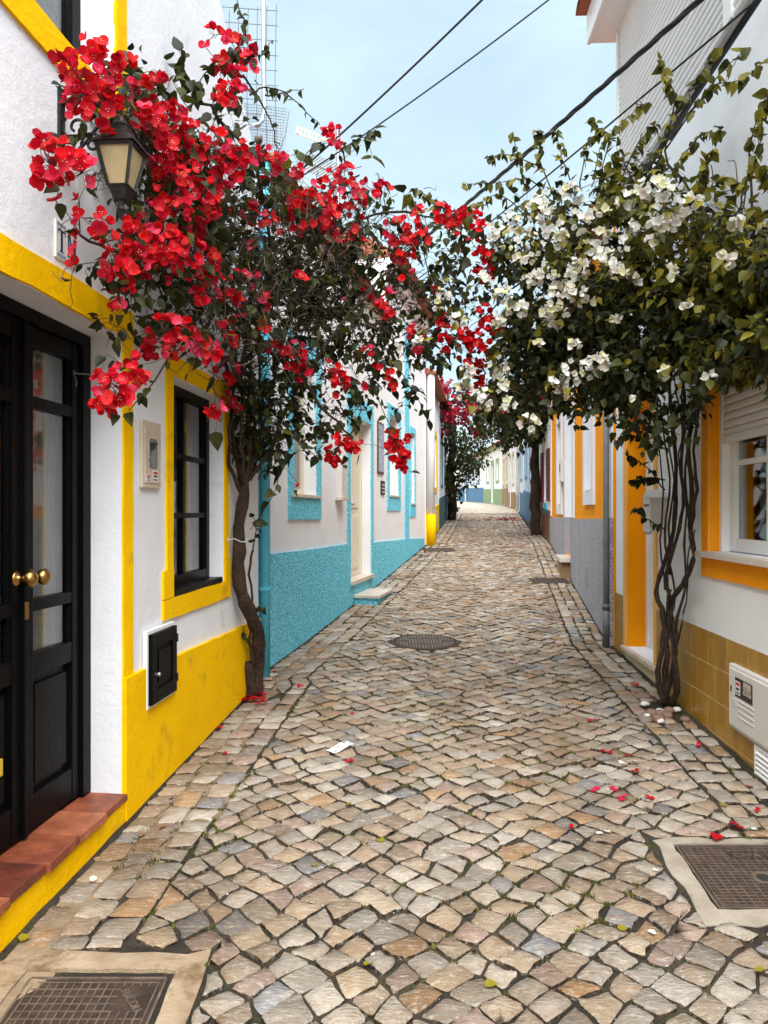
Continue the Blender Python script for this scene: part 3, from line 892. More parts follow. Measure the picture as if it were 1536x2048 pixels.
mo = moss.build('moss', tinted('moss', .9, 0.1, .2, 40.0), None); setp(mo, 'short green moss growing in the joints between the cobbles', 'moss', kind='stuff')

# grit and chips in the wide joints
grit = MB()
for k in range(900):
    y = 1.5 + mR.rand() ** 2 * 7
    x = mR.uniform(XL(y) + .02, XR(y) - .02)
    if any(p[0] < x < p[1] and p[2] < y < p[3] for p in PADS): continue
    s = mR.uniform(.002, .006)
    z = gz(y) - .010
    v = [Vector((mR.uniform(-1, 1), mR.uniform(-1, 1), mR.uniform(.2, 1))).normalized() * s for _ in range(4)]
    g = mR.uniform(.2, .55)
    grit.add([(x - s, y - s, z), (x + s, y - s * .6, z), (x + s * .4, y + s, z), (x, y, z + s)], [(0, 1, 3), (1, 2, 3), (2, 0, 3)], 0, (g, g * .9, g * .75))
go = grit.build('grit', PEBBLE); setp(go, 'scattered pale grit lying in the joints of the paving', 'grit', kind='stuff')

# concrete slabs and covers
def slab(name, label, x0, x1, y0, y1, hx0, hx1, hy0, hy1, mat, shear=0.0):
    """concrete surround with an open rebate for the cover"""
    mb = MB()
    def pt(x, y, dz): return (x + shear * (y - y0), y, gz(y) + dz)
    n = 8
    def ring(ax0, ax1, ay0, ay1, jt):
        out = []
        for i in range(n): out.append((ax0 + (ax1 - ax0) * i / n, ay0))
        for i in range(n): out.append((ax1, ay0 + (ay1 - ay0) * i / n))
        for i in range(n): out.append((ax1 - (ax1 - ax0) * i / n, ay1))
        for i in range(n): out.append((ax0, ay1 - (ay1 - ay0) * i / n))
        return [(x + mR.uniform(-jt, jt), y + mR.uniform(-jt, jt)) for x, y in out]
    o = ring(x0, x1, y0, y1, .022); h = ring(hx0, hx1, hy0, hy1, .005)
    m = len(o)
    pts = [pt(x, y, -.05) for x, y in o] + [pt(x, y, -.008 + mR.uniform(-.003, .003)) for x, y in o] + \
          [pt(x, y, .001) for x, y in h] + [pt(x, y, -.05) for x, y in h]
    fs = []
    for r in range(3):
        fs += [(r * m + i, r * m + (i + 1) % m, (r + 1) * m + (i + 1) % m, (r + 1) * m + i) for i in range(m)]
    mb.add(pts, fs)
    ob = mb.build(name, mat)
    return setp(ob, kind='structure')
slab('paving_slab', '', -1.38, -0.545, 1.2, 2.47, -1.10, -0.635, 1.62, 2.365, CONCRETE, 0.0)
slab('paving_slab', '', 1.10, 1.84, 2.625, 3.25, 1.165, 1.70, 2.695, 3.185, CONCRETE2, 0.05)

def cover(label, x0, x1, y0, y1, ncol, nrow, text, shear=0.0, diag=False, keyhole=None, dz=-.006, tpos=None):
    c = ((x0 + x1) / 2, (y0 + y1) / 2)
    t = thing('inspection_cover', label, 'manhole cover', (c[0], c[1], gz(c[1])))
    def pt(x, y, d): return (x + shear * (y - y0), y, gz(y) + dz + d)
    mb = MB()
    mb.hexa([pt(x0, y0, -.03), pt(x1, y0, -.03), pt(x1, y1, -.03), pt(x0, y1, -.03), pt(x0, y0, 0), pt(x1, y0, 0), pt(x1, y1, 0), pt(x0, y1, 0)])
    mb.build('plate', CASTIRON, t)
    rb = MB(); w = .0022; e = .022; hgt = .0028
    def rib(ax, ay, bx, by):
        L = math.hypot(bx - ax, by - ay); nx_, ny_ = -(by - ay) / L * w, (bx - ax) / L * w
        ps = []
        for d in (0.0002, hgt):
            ps += [pt(ax - nx_, ay - ny_, d), pt(bx - nx_, by - ny_, d), pt(bx + nx_, by + ny_, d), pt(ax + nx_, ay + ny_, d)]
        rb.hexa(ps)
    blocks = []
    if keyhole: blocks.append((keyhole[0], keyhole[1], keyhole[2] + .012))
    def free(x, y):
        if tpos and abs(x - tpos[0]) < tpos[2] / 2 and abs(y - tpos[1]) < tpos[3] / 2: return False
        return not any(math.hypot(x - b[0], y - b[1]) < b[2] for b in blocks)
    def broken(ax, ay, bx, by):
        n = 40; start = None
        for i in range(n + 1):
            x, y = ax + (bx - ax) * i / n, ay + (by - ay) * i / n
            ok = free(x, y)
            if ok and start is None: start = (x, y)
            if (not ok or i == n) and start is not None:
                if math.hypot(x - start[0], y - start[1]) > .01: rib(start[0], start[1], x, y)
                start = None
    for i in range(ncol + 1):
        x = x0 + e + (x1 - x0 - 2 * e) * i / ncol
        broken(x, y0 + e, x, y1 - e)
    hgt = .0022
    for j in range(nrow + 1):
        y = y0 + e + (y1 - y0 - 2 * e) * j / nrow
        broken(x0 + e, y, x1 - e, y)
    hgt = .004; w = .004
    for a in ((x0 + .004, y0 + .004, x1 - .004, y0 + .004), (x1 - .004, y0 + .008, x1 - .004, y1 - .008), (x1 - .004, y1 - .004, x0 + .004, y1 - .004), (x0 + .004, y1 - .008, x0 + .004, y0 + .008)):
        rib(*a)
    rb.build('raised_pattern', IRONRIB, t)
    if text:
        lt = MB()
        ang = text[2]
        lettering(lt, text[0], text[1], lambda x, y, z: pt(tpos[0] + x * math.cos(ang) - y * math.sin(ang), tpos[1] + x * math.sin(ang) + y * math.cos(ang), z + .0022))
        lt.build('lettering', IRONRIB, t)
    if keyhole:
        kx, ky, kr = keyhole
        kb = MB(); sides = 20; ps = []
        for r, d in ((kr + .012, .0005), (kr + .010, .004), (kr, .004), (kr * .8, .0008)):
            for k in range(sides):
                a = 2 * math.pi * k / sides
                ps.append(pt(kx + r * math.cos(a), ky + r * math.sin(a), d))
        kb.add(ps, [(r * sides + k, r * sides + (k + 1) % sides, (r + 1) * sides + (k + 1) % sides, (r + 1) * sides + k) for r in range(3) for k in range(sides)], 0)
        kb.add([ps[3 * sides + k] for k in range(sides)], [tuple(range(sides))], 1)
        kb.build('key_hole', [IRONRIB, STICKBLACK], t)
    return t
cover('rusty square iron cover with fine grid and round key hole, beside the yellow wall', -1.075, -0.655, 1.66, 2.34, 15, 20, ('FUCOLI', .034, -0.9),
      keyhole=(-0.85, 1.985, .034), dz=-.010, tpos=(-0.735, 2.235, .10, .11))
cover('rusty iron cover lettered CAPA in a pale concrete surround', 1.175, 1.69, 2.705, 3.175, 16, 20, ('CAPA', .042, 0.0), shear=.05,
      keyhole=(1.43, 2.92, .035), dz=-.003, tpos=(1.435, 3.09, .15, .06))
cover('small dark iron cover at the foot of the grey granite dado', 2.07, 2.53, 10.48, 10.92, 6, 6, None, shear=.1, dz=-.002)
cover('small dark iron cover near the yellow pilaster up the street', 0.745, 1.245, 13.88, 14.32, 6, 6, None, shear=.1, dz=-.002)
# round sewer cover
cx, cy, cr = 0.38, 7.13, 0.30
t = thing('round_manhole_cover', 'round ribbed iron manhole cover in the middle of the lane', 'manhole cover', (cx, cy, gz(cy)))
def pz(x, y, d): return (x, y, gz(y) + d)
mb = MB(); sides = 48; ps = []
for r, d in ((cr + .012, -.03), (cr + .012, .002), (cr - .012, .003), (cr - .014, -.006), (cr - .020, -.006), (cr - .022, .002), (0.001, .002)):
    for k in range(sides):
        a = 2 * math.pi * k / sides
        ps.append(pz(cx + r * math.cos(a), cy + r * math.sin(a), d))
mb.add(ps, [(r * sides + k, r * sides + (k + 1) % sides, (r + 1) * sides + (k + 1) % sides, (r + 1) * sides + k) for r in range(6) for k in range(sides)])
mb.build('plate', CASTIRON, t)
rb = MB()
for i in range(-9, 10):
    x = cx + i * .028
    half = math.sqrt(max((cr - .035) ** 2 - (i * .028) ** 2, 0))
    if abs(i) < 6: segs = ((-half, -.13), (-.10, .10), (.13, half))
    else: segs = ((-half, -.03), (.03, half))
    for a, b in segs:
        if b - a < .02: continue
        pp = []
        for d in (.0022, .007):
            pp += [pz(x - .008, cy + a, d), pz(x + .008, cy + a, d), pz(x + .008, cy + b, d), pz(x - .008, cy + b, d)]
        rb.hexa(pp)
rb.build('raised_pattern', IRONRIB, t)
# ------------------------------------------------------------------ helpers on facades
def rrect(mb, F, d0, d1, z0, z1, r, o0, o1, mi=0, seg=5):
    pl = []
    for (cd, cz, a0) in ((d1 - r, z1 - r, 0), (d0 + r, z1 - r, 90), (d0 + r, z0 + r, 180), (d1 - r, z0 + r, 270)):
        for k in range(seg + 1):
            a = math.radians(a0 + 90 * k / seg)
            pl.append((cd + r * math.cos(a), cz + r * math.sin(a)))
    n = len(pl)
    pts = [F.P(d, o0, z) for d, z in pl] + [F.P(d, o1, z) for d, z in pl]
    mb.add(pts, [(i, (i + 1) % n, n + (i + 1) % n, n + i) for i in range(n)] + [tuple(range(n, 2 * n))], mi)

def fpoly(mb, F, pl, o0, o1, mi=0):
    n = len(pl)
    pts = [F.P(d, o0, z) for d, z in pl] + [F.P(d, o1, z) for d, z in pl]
    mb.add(pts, [(i, (i + 1) % n, n + (i + 1) % n, n + i) for i in range(n)] + [tuple(range(n, 2 * n)), tuple(range(n - 1, -1, -1))], mi)

# ------------------------------------------------------------------ house on the left with yellow trim
FL = Fac(-1.446, 0.088, 1)
H1 = thing('house', 'white house with yellow trim, black double door and small black window', 'house', FL.P(3.4, 0, gz(3.4)))
DOOR = (2.25, 3.371, 0.235, 2.27)
UPW = (2.2, 3.30, 3.26, 4.7)
SMW = (3.973, 4.874, 1.06, 2.207)
mb = MB()
wall(mb, FL, -6, 3.8, -.6, 5.3, [DOOR + (.2,), UPW + (.2,)], back=3.0)
wall(mb, FL, 3.8, 5.75, -.6, 4.1, [SMW + (.14,)], back=3.0, top=False)
fpoly(mb, FL, [(3.8, 4.1), (5.75, 4.1), (5.66, 4.13), (5.35, 4.32), (4.8, 4.69), (4.3, 5.0), (3.8, 5.3)], 0.0, -3.0)
mb.build('wall', WHITE, H1)
# yellow bands
mb = MB()
band(mb, FL, 3.375, 3.475, 0.72, 2.27, .010, .004)
band(mb, FL, 2.15, 2.255, 0.26, 2.27, .010, .004)
band(mb, FL, 2.15, 3.475, 2.272, 2.392, .012, .005)
mb.build('door_surround', YELLOW, H1)
mb = MB()
band(mb, FL, 3.375, 5.75, -.4, 0.725, .022, .005, zf=lambda d: .045 - .028 * (d - 3.4))
band(mb, FL, 2.0, 3.373, -.4, 0.236, .018, .003)
band(mb, FL, -6, 2.0, -.4, 0.77, .022, .004)
mb.build('dado', YELLOW, H1)
mb = MB()
band(mb, FL, 3.300, 3.40, 3.262, 4.7, .012, .003)
band(mb, FL, 2.10, 3.40, 3.13, 3.26, .014, .003)
mb.build('window_surround', YELLOW, H1)
mb = MB()
band(mb, FL, 3.884, 3.972, 1.205, 2.207, .012, .003); band(mb, FL, 4.876, 4.965, 1.205, 2.207, .012, .003)
band(mb, FL, 3.835, 3.972, 1.062, 1.203, .014, .002); band(mb, FL, 4.876, 4.995, 1.062, 1.203, .014, .002)
band(mb, FL, 3.835, 4.995, .955, 1.060, .014, .004)
band(mb, FL, 3.884, 4.965, 2.209, 2.31, .012, .004)
mb.build('window_surround', YELLOW, H1)
# terracotta doorstep, tile by tile
edge = [2.02, 2.24, 2.47, 2.69, 2.93, 3.155, 3.385]
for i in range(6):
    mb = MB()
    e0, e1 = edge[i] + .003, edge[i + 1] - .003
    fr = .034 + RND.uniform(-.006, .010)
    zt = .272 + RND.uniform(-.003, .003)
    a, b = RND.uniform(-.006, .006), RND.uniform(-.006, .006)
    pts = [FL.P(e0, -.17, .238), FL.P(e1, -.17, .238), FL.P(e1, fr + b, .238), FL.P(e0, fr + a, .238),
           FL.P(e0, -.17, zt), FL.P(e1, -.17, zt), FL.P(e1, fr + b - .003, zt - .004), FL.P(e0, fr + a - .003, zt - .004)]
    mb.hexa(pts)
    mb.build('step_tile', (TERRA, TERRA2, TERRA3, TERRA, TERRA2, TERRA)[i], H1, bevel=.004)
# double door, recessed
o = -0.15
mb = MB()
mb.fbox(FL, 2.25, 2.33, o - .06, o + .012, .274, 2.268); mb.fbox(FL, 3.30, 3.370, o - .06, o + .012, .274, 2.268)
mb.fbox(FL, 2.33, 3.30, o - .06, o + .012, 2.215, 2.268)
def leaf(mb, a, b):
    st = .062
    mb.fbox(FL, a, a + st, o - .045, o - .003, .285, 2.213); mb.fbox(FL, b - st, b, o - .045, o - .003, .285, 2.213)
    for z0, z1 in ((.285, .42), (.87, .955), (1.118, 1.165), (1.90, 1.945), (2.14, 2.213)):
        mb.fbox(FL, a + st, b - st, o - .043, o - .006, z0, z1)
    # raised panel at the bottom with moulded edge
    mb.fbox(FL, a + st, b - st, o - .040, o - .028, .42, .87)
    mb.fbox(FL, a + st + .03, b - st - .03, o - .030, o - .014, .455, .835)
    for z0, z1 in ((.955, 1.118), (1.165, 1.90), (1.945, 2.14)):
        mb.fbox(FL, a + st, a + st + .014, o - .042, o - .012, z0, z1); mb.fbox(FL, b - st - .014, b - st, o - .042, o - .012, z0, z1)
leaf(mb, 2.333, 2.850); leaf(mb, 2.868, 3.297)
mb.fbox(FL, 2.845, 2.873, o - .02, o + .012, .285, 2.213)
dr = mb.build('door', BLACKPAINT, H1, bevel=.0025)
for a, b in ((2.333, 2.850), (2.868, 3.297)):
    for z0, z1 in ((.955, 1.118), (1.165, 1.90), (1.945, 2.14)):
        p = MB(); p.fbox(FL, a + .062, b - .062, o - .030, o - .026, z0, z1); p.build('pane', GLASS, dr)
    c = MB(); pts = []
    for i in range(25):
        d = a + .062 + (b - a - .124) * (.34 + .66 * i / 24)
        oo = o - .085 + .008 * math.sin(i * 1.7) + .004 * math.sin(i * 3.9)
        pts += [FL.P(d, oo, .95), FL.P(d, oo, 2.15)]
    c.add(pts, [(2 * i, 2 * i + 2, 2 * i + 3, 2 * i + 1) for i in range(24)]); c.build('curtain', CURTAIN, dr, smooth=True)
for d in (2.815, 2.905):
    k = MB()
    k.lathe(FL.P(d, o - .004, 1.255), (FL.nx, FL.ny, 0), [(.028, 0), (.030, .004), (.022, .008), (.012, .014), (.011, .032), (.024, .040), (.031, .052), (.031, .062), (.023, .074), (.004, .080)], 20)
    k.build('door_knob', BRASS, dr, smooth=True)
k = MB(); k.fbox(FL, 2.84, 2.866, o + .012, o + .017, 1.10, 1.165); k.build('lock_plate', BRASS, dr, bevel=.002)
k = MB(); k.fbox(FL, 2.56, 2.72, o - .006, o + .004, .565, .625); k.build('letter_plate', YELLOWTAG, dr, bevel=.002)
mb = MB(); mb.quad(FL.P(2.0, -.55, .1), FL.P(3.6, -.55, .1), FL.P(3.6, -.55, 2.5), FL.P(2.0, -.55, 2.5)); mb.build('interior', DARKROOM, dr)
# small window with timber sill
w = window(FL, H1, SMW[0] + .001, SMW[1] - .001, SMW[2] + .03, SMW[3] - .001, -.09, BLACKPAINT, cols=2, rows=3, fw=.055, th=.05, mw=.03, curtain=(.5, 1.0))
mb = MB(); mb.fbox(FL, SMW[0] + .02, SMW[1] - .05, -.09, .012, 1.062, 1.095); mb.build('sill', BLACKPAINT, w, bevel=.004)
# upper window
window(FL, H1, UPW[0] + .001, UPW[1] - .001, UPW[2] + .001, UPW[3] - .001, -.15, BLACKPAINT, cols=2, rows=3, fw=.07, th=.05, mw=.035, curtain=(.45, .8))

# hatch
t = thing('meter_hatch', 'small black wooden hatch with a knob set low in the yellow dado', 'hatch', FL.P(3.77, .02, .59))
mb = MB(); mb.fbox(FL, 3.592, 3.945, 0.004, .026, .575, .94); mb.build('surround', WHITE, t)
mb = MB(); mb.fbox(FL, 3.606, 3.93, .012, .036, .592, .924)
for a in ((3.606, 3.665, .592, .924), (3.871, 3.93, .592, .924)): mb.fbox(FL, a[0], a[1], .036, .046, a[2], a[3])
for a in ((3.665, 3.871, .592, .655), (3.665, 3.871, .862, .924)): mb.fbox(FL, a[0], a[1], .036, .0455, a[2], a[3])
mb.fbox(FL, 3.69, 3.846, .036, .044, .68, .838)
mb.build('door', BLACKPAINT, t, bevel=.003)
mb = MB(); mb.lathe(FL.P(3.635, .045, .735), (FL.nx, FL.ny, 0), [(.006, 0), (.005, .012), (.010, .018), (.010, .026), (.003, .030)], 12); mb.build('knob', STEEL, t, smooth=True)
for z in (.66, .86):
    mb = MB(); mb.fbox(FL, 3.922, 3.938, .04, .05, z - .02, z + .02); mb.build('hinge', BLACKIRON, t)

# cream meter box
t = thing('meter_box', 'cream plastic meter box with small dark window on the white wall', 'meter box', FL.P(3.67, 0, 1.61))
mb = MB(); mb.fbox(FL, 3.562, 3.782, -.004, .018, 1.613, 1.93)
mb.build('box', METERCREAM, t, bevel=.004)
mb = MB(); mb.fbox(FL, 3.582, 3.764, .012, .022, 1.636, 1.900); mb.build('door', METERCREAM, t, bevel=.002)
mb = MB(); rrect(mb, FL, 3.634, 3.724, 1.708, 1.846, .018, .018, .0245); mb.build('window', GLASS, t)
mb = MB(); rrect(mb, FL, 3.632, 3.726, 1.706, 1.848, .019, .018, .0232); mb.build('window_gasket', STICKBLACK, t)
mb = MB(); mb.fbox(FL, 3.655, 3.690, .0232, .0238, 1.722, 1.80); mb.build('meter_face', BROWNWOOD, t)
mb = MB(); mb.lathe(FL.P(3.618, .021, 1.755), (FL.nx, FL.ny, 0), [(.007, 0), (.007, .006), (.003, .010)], 10); mb.build('lock', STEEL, t)
for (a, b, z0, z1) in ((3.592, 3.645, 1.643, 1.676), (3.668, 3.735, 1.643, 1.698)):
    mb = MB()
    mb.fbox(FL, a, b, .0215, .0228, z0, z1, 0)
    h = z1 - z0
    mb.fbox(FL, a + .006, b - .006, .0222, .0232, z1 - h * .32, z1 - h * .10, 1)
    mb.fbox(FL, a + .010, b - .010, .0222, .0232, z0 + h * .42, z0 + h * .60, 2)
    for q in range(3):
        dd = a + .008 + (b - a - .016) * q / 3
        mb.fbox(FL, dd, dd + (b - a) * .18, .0222, .0232, z0 + h * .12, z0 + h * .28, 2)
    mb.build('sticker', [STICKWHITE, STICKRED, STICKBLACK], t)

# lettered tiles TM
for i, ch in enumerate('TM'):
    a = 2.800 + i * .0765; b = a + .0755
    t = thing('wall_tile', 'white glazed wall tile lettered %s in navy between scroll borders' % ch, 'tile', FL.P(a, 0, 2.43))
    mb = MB(); mb.fbox(FL, a, b, -.003, .008, 2.430, 2.567); mb.build('tile', TILEWHITE, t, bevel=.002)
    mb = MB()
    def bx(u0, u1, v0, v1):
        mb.fbox(FL, a + u0 * .0755, a + u1 * .0755, .0082, .0088, 2.430 + v0 * .137, 2.430 + v1 * .137)
    if ch == 'T':
        bx(.42, .62, .22, .74); bx(.32, .72, .19, .22); bx(.14, .90, .74, .79); bx(.14, .19, .66, .74); bx(.85, .90, .66, .74)
    else:
        bx(.12, .24, .22, .77); bx(.72, .90, .22, .77); bx(.06, .30, .19, .22); bx(.66, .96, .19, .22); bx(.06, .12, .74, .79); bx(.9, .96, .74, .79)
        fpoly(mb, FL, [(a + u * .0755, 2.430 + v * .137) for u, v in ((.24, .79), (.36, .79), (.54, .36), (.46, .24))], .0082, .0088)
        fpoly(mb, FL, [(a + u * .0755, 2.430 + v * .137) for u, v in ((.46, .24), (.54, .24), (.74, .77), (.68, .79))], .0082, .0087)
    mb.build('letter', NAVY, t)
    mb = MB()
    for row in (.08, .90):
        for q in range(9):
            c0 = .08 + .84 * q / 9
            for r in range(2):
                y0 = row + (.035 if (q + r) % 2 else -.01) - .02
                bx(c0 + .03 * r, c0 + .05 + .02 * r, y0, y0 + .03 + .02 * ((q * 7) % 3) / 2)
    mb.build('scroll_border', DEEPBLUE, t)

# ------------------------------------------------------------------ lantern on the left wall
LC = Vector(FL.P(2.84, .235, 2.765))
t = thing('wall_lantern', 'black iron wall lantern with four amber panes hung on a bracket', 'lantern', FL.P(2.84, 0, 2.80))
ang = math.atan(FL.b) * -1
def lx(u, v, z): # u out from the wall, v along it
    return (LC.x + FL.nx * u + FL.b * v / math.hypot(1, FL.b), LC.y + FL.ny * u + v / math.hypot(1, FL.b), LC.z + z)
fr = MB()
zt, zb2 = .060, -.080
at, ab = .064, .034
def ringq(a, z): return [lx(-a, -a, z), lx(a, -a, z), lx(a, a, z), lx(-a, a, z)]
T, B = ringq(at, zt), ringq(ab, zb2)
for i in range(4):
    fr.tube([B[i], T[i]], .0085, 4)
    fr.tube([B[i], B[(i + 1) % 4]], .007, 4)
    fr.tube([T[i], T[(i + 1) % 4]], .009, 4)
lan = fr.build('frame', BLACKIRON, t)
for i in range(4):
    p = MB()
    def ins(q0, q1, f): return tuple(q0[k] + (q1[k] - q0[k]) * f for k in range(3))
    cen_t, cen_b = lx(0, 0, zt), lx(0, 0, zb2)
    a0, a1 = ins(T[i], cen_t, .04), ins(T[(i + 1) % 4], cen_t, .04); b0, b1 = ins(B[i], cen_b, .04), ins(B[(i + 1) % 4], cen_b, .04)
    i0, i1 = ins(T[i], cen_t, .07), ins(T[(i + 1) % 4], cen_t, .07); j0, j1 = ins(B[i], cen_b, .07), ins(B[(i + 1) % 4], cen_b, .07)
    p.hexa([b0, b1, j1, j0, a0, a1, i1, i0]); p.build('pane', AMBER, t)
cp = MB()
r1, r2, r3, r4, r5 = ringq(.079, zt + .004), ringq(.076, zt + .013), ringq(.046, zt + .042), ringq(.040, zt + .045), ringq(.036, zt + .072)
pts = r1 + r2 + r3 + r4 + r5
cp.add(pts, [(4 * k + i, 4 * k + (i + 1) % 4, 4 * k + 4 + (i + 1) % 4, 4 * k + 4 + i) for k in range(4) for i in range(4)] + [(3, 2, 1, 0), (16, 17, 18, 19)])
cp.lathe(lx(0, 0, zt + .072), (0, 0, 1), [(.034, 0), (.040, .012), (.020, .028), (.012, .045), (.004, .055)], 12)
cp.build('cap', BLACKIRON, t)
ft = MB()
q1, q2 = ringq(ab + .002, zb2 - .004), ringq(.02, zb2 - .045)
ft.add(q1 + q2, [(i, (i + 1) % 4, 4 + (i + 1) % 4, 4 + i) for i in range(4)] + [(3, 2, 1, 0), (4, 5, 6, 7)])
ft.lathe(lx(0, 0, zb2 - .045), (0, 0, -1), [(.014, 0), (.010, .02), (.018, .034), (.010, .05), (.003, .07)], 12)
ft.build('finial', BLACKIRON, t)
br = MB()
br.fbox(FL, 2.822, 2.858, 0.0, .012, 2.79, 3.06)
arm = []
for k in range(15):
    s = k / 14
    arm.append(lx(-.235 + .235 * s, 0, .235 - .02 * s + .045 * math.sin(s * 3.1)))
br.tube(arm, .009, 6)
br.tube([lx(0, 0, .235 - .02 + .002), lx(0, 0, .17)], .007, 6)
def scroll(c, r0, turns, s0, flip=1):
    ps = []
    for k in range(30):
        a = s0 + flip * turns * 2 * math.pi * k / 29
        r = r0 * (1 - .75 * k / 29)
        ps.append(lx(c[0] + r * math.cos(a), 0, c[1] + r * math.sin(a)))
    br.tube(ps, .006, 5)
scroll((-.17, .15), .06, 1.4, 1.57); scroll((-.11, .09), .045, 1.3, 3.9, -1); scroll((-.21, .06), .04, 1.2, .8)
br.tube([lx(-.255, 0, .02), lx(-.2, 0, .03), lx(-.13, 0, .10), lx(-.05, 0, .20), lx(-.01, 0, .225)], .007, 6)
br.build('bracket', BLACKIRON, t, smooth=False)

# ------------------------------------------------------------------ turquoise houses on the left
FB = Fac(-2.161, 0.2, 1)
B1E = 10.9
H2 = thing('house', 'white house with turquoise stucco dado, framed window and cream door with marble step', 'house', FB.P(7.5, 0, gz(7.5)))
BW1 = (6.78, 7.50, 1.63, 2.95)
BD = (8.83, 9.93, 0.70, 2.62)
mb = MB(); wall(mb, FB, 5.86, B1E, -.3, 4.2, [BW1 + (.16,), BD + (.2,)], back=3.2); mb.build('wall', WHITE2, H2)
def zdado(d): return float(np.interp(d, [5.86, 8.7, 10, 12.6, 14.7], [1.165, 1.135, 1.105, 1.06, 1.0]))
def dado_poly(mb, F, d0, d1, zf, proud, zlow=-.3, mi=0):
    ds = np.linspace(d0, d1, 9)
    pl = [(d, zf(d) + RND.uniform(-.004, .004)) for d in ds]
    fpoly(mb, F, [(d0, zlow), (d1, zlow)] + pl[::-1], -.003, proud, mi)
mb = MB(); dado_poly(mb, FB, 5.86, 8.828, zdado, .018); dado_poly(mb, FB, 9.932, B1E, zdado, .018)
fpoly(mb, FB, [(8.829, -.3), (9.931, -.3), (9.931, .66), (8.829, .66)], -.003, .016)
mb.build('dado', BLUE, H2)
surround(FB, H2, 6.78, 7.50, 1.63, 2.95, .135, BLUE, .016, wb=.2, wob=.005)
mb = MB(); band(mb, FB, 8.70, 8.829, 1.14, 2.62, .017, .005); band(mb, FB, 9.931, 10.05, 1.11, 2.62, .017, .005); band(mb, FB, 8.70, 10.05, 2.621, 2.86, .017, .005)
mb.build('door_surround', BLUE, H2)
w = window(FB, H2, 6.781, 7.499, 1.66, 2.949, -.12, CREAM, cols=2, rows=1, fw=.06, curtain=(0, 1))
mb = MB(); mb.fbox(FB, 6.70, 7.58, -.12, .035, 1.631, 1.66); mb.build('sill', MARBLE, w, bevel=.003)
mb = MB()
mb.fbox(FB, 8.831, 8.90, -.19, -.11, .708, 2.619); mb.fbox(FB, 9.86, 9.929, -.19, -.11, .708, 2.619); mb.fbox(FB, 8.90, 9.86, -.19, -.112, 2.55, 2.619)
mb.fbox(FB, 8.90, 9.378, -.17, -.13, .71, 2.55); mb.fbox(FB, 9.382, 9.86, -.17, -.13, .71, 2.55)
for a in (8.96, 9.44):
    mb.fbox(FB, a, a + .36, -.135, -.12, .80, 1.45); mb.fbox(FB, a, a + .36, -.135, -.12, 1.55, 2.45)
d = mb.build('door', CREAM, H2, bevel=.004)
k = MB(); k.lathe(FB.P(9.36, -.13, 1.60), (FB.nx, FB.ny, 0), [(.02, 0), (.012, .02), (.024, .04), (.01, .055)], 12); k.build('handle', STEEL, d, smooth=True)
mb = MB(); mb.fbox(FB, 8.80, 9.96, -.2, .05, .66, .706); mb.build('threshold', MARBLE, H2, bevel=.004)
mb = MB(); mb.fbox(FB, 8.98, 9.70, .017, .30, gz(9.2) - .25, .50, 0); st = mb.build('doorstep', BLUE, H2, bevel=.006)
mb = MB(); mb.fbox(FB, 8.95, 9.73, .016, .33, .50, .535); mb.build('step_slab', MARBLE, st, bevel=.004)
# roof terrace coping and tiles of the near turquoise house
tile_roof(FB, H2, 5.86, B1E, 4.2, over=.16, back=2.6, rise=.05)
# letter box
t = thing('letter_box', 'slim white letter box between the turquoise window and the cream door', 'letter box', FB.P(8.35, 0, 1.62))
mb = MB(); mb.fbox(FB, 8.22, 8.48, 0, .07, 1.66, 2.08); mb.build('box', CABWHITE, t, bevel=.006)
mb = MB(); mb.fbox(FB, 8.20, 8.50, -.002, .085, 1.625, 1.66); mb.build('ledge', MARBLE, t, bevel=.003)
mb = MB(); mb.fbox(FB, 8.26, 8.44, .07, .073, 1.98, 2.01); mb.build('slot', STICKBLACK, t)
# turquoise square downpipe between the houses
t = thing('downpipe', 'turquoise painted downpipe between the yellow and turquoise houses', 'downpipe', FB.P(5.92, .05, gz(5.9)))
mb = MB(); mb.tube([FB.P(5.92, .065, gz(5.9) + .0), FB.P(5.92, .065, 2.0), FB.P(5.92, .065, 4.17)], .040, 14); mb.build('pipe', BLUEPAINT, t, smooth=True)
for z in (.9, 2.2, 3.5):
    mb = MB(); mb.fbox(FB, 5.865, 5.975, .0, .02, z, z + .025); mb.tube([FB.P(5.92, .065, z), FB.P(5.92, .065, z + .025)], .05, 14); mb.build('clip', BLUEPAINT, t)
mb = MB(); mb.fbox(FB, 5.855, 5.985, -.003, .012, gz(5.9) - .1, 4.15); mb.build('backing_strip', BLUEPAINT, t)

H3 = thing('house', 'taller white house with turquoise pilaster and tall narrow windows beyond the marble doorstep', 'house', FB.P(12, 0, gz(12)))
W31 = (11.15, 11.92, 1.72, 2.93); W32 = (13.05, 13.45, 1.62, 2.85); D33 = (14.0, 14.45, .85, 2.75)
mb = MB(); wall(mb, FB, B1E + .002, 14.7, 0, 5.1, [W31 + (.18,), W32 + (.18,)], back=3.2); mb.build('wall', WHITE2, H3)
mb = MB(); dado_poly(mb, FB, B1E + .002, 14.55, zdado, .018, 0.1); mb.build('dado', BLUE, H3)
surround(FB, H3, *W31, .14, BLUE, .016, wb=.2); surround(FB, H3, *W32, .10, BLUE, .016, wb=.2)
mb = MB(); band(mb, FB, 12.45, 12.85, 1.06, 4.6, .016, .004); mb.build('pilaster', BLUE, H3)
for ww in (W31, W32):
    w = window(FB, H3, ww[0] + .001, ww[1] - .001, ww[2] + .03, ww[3] - .001, -.13, CREAM, cols=1, rows=1, curtain=(0, 1))
    mb = MB(); mb.fbox(FB, ww[0] - .03, ww[1] + .03, -.13, .03, ww[2] + .001, ww[2] + .03); mb.build('sill', MARBLE, w, bevel=.003)
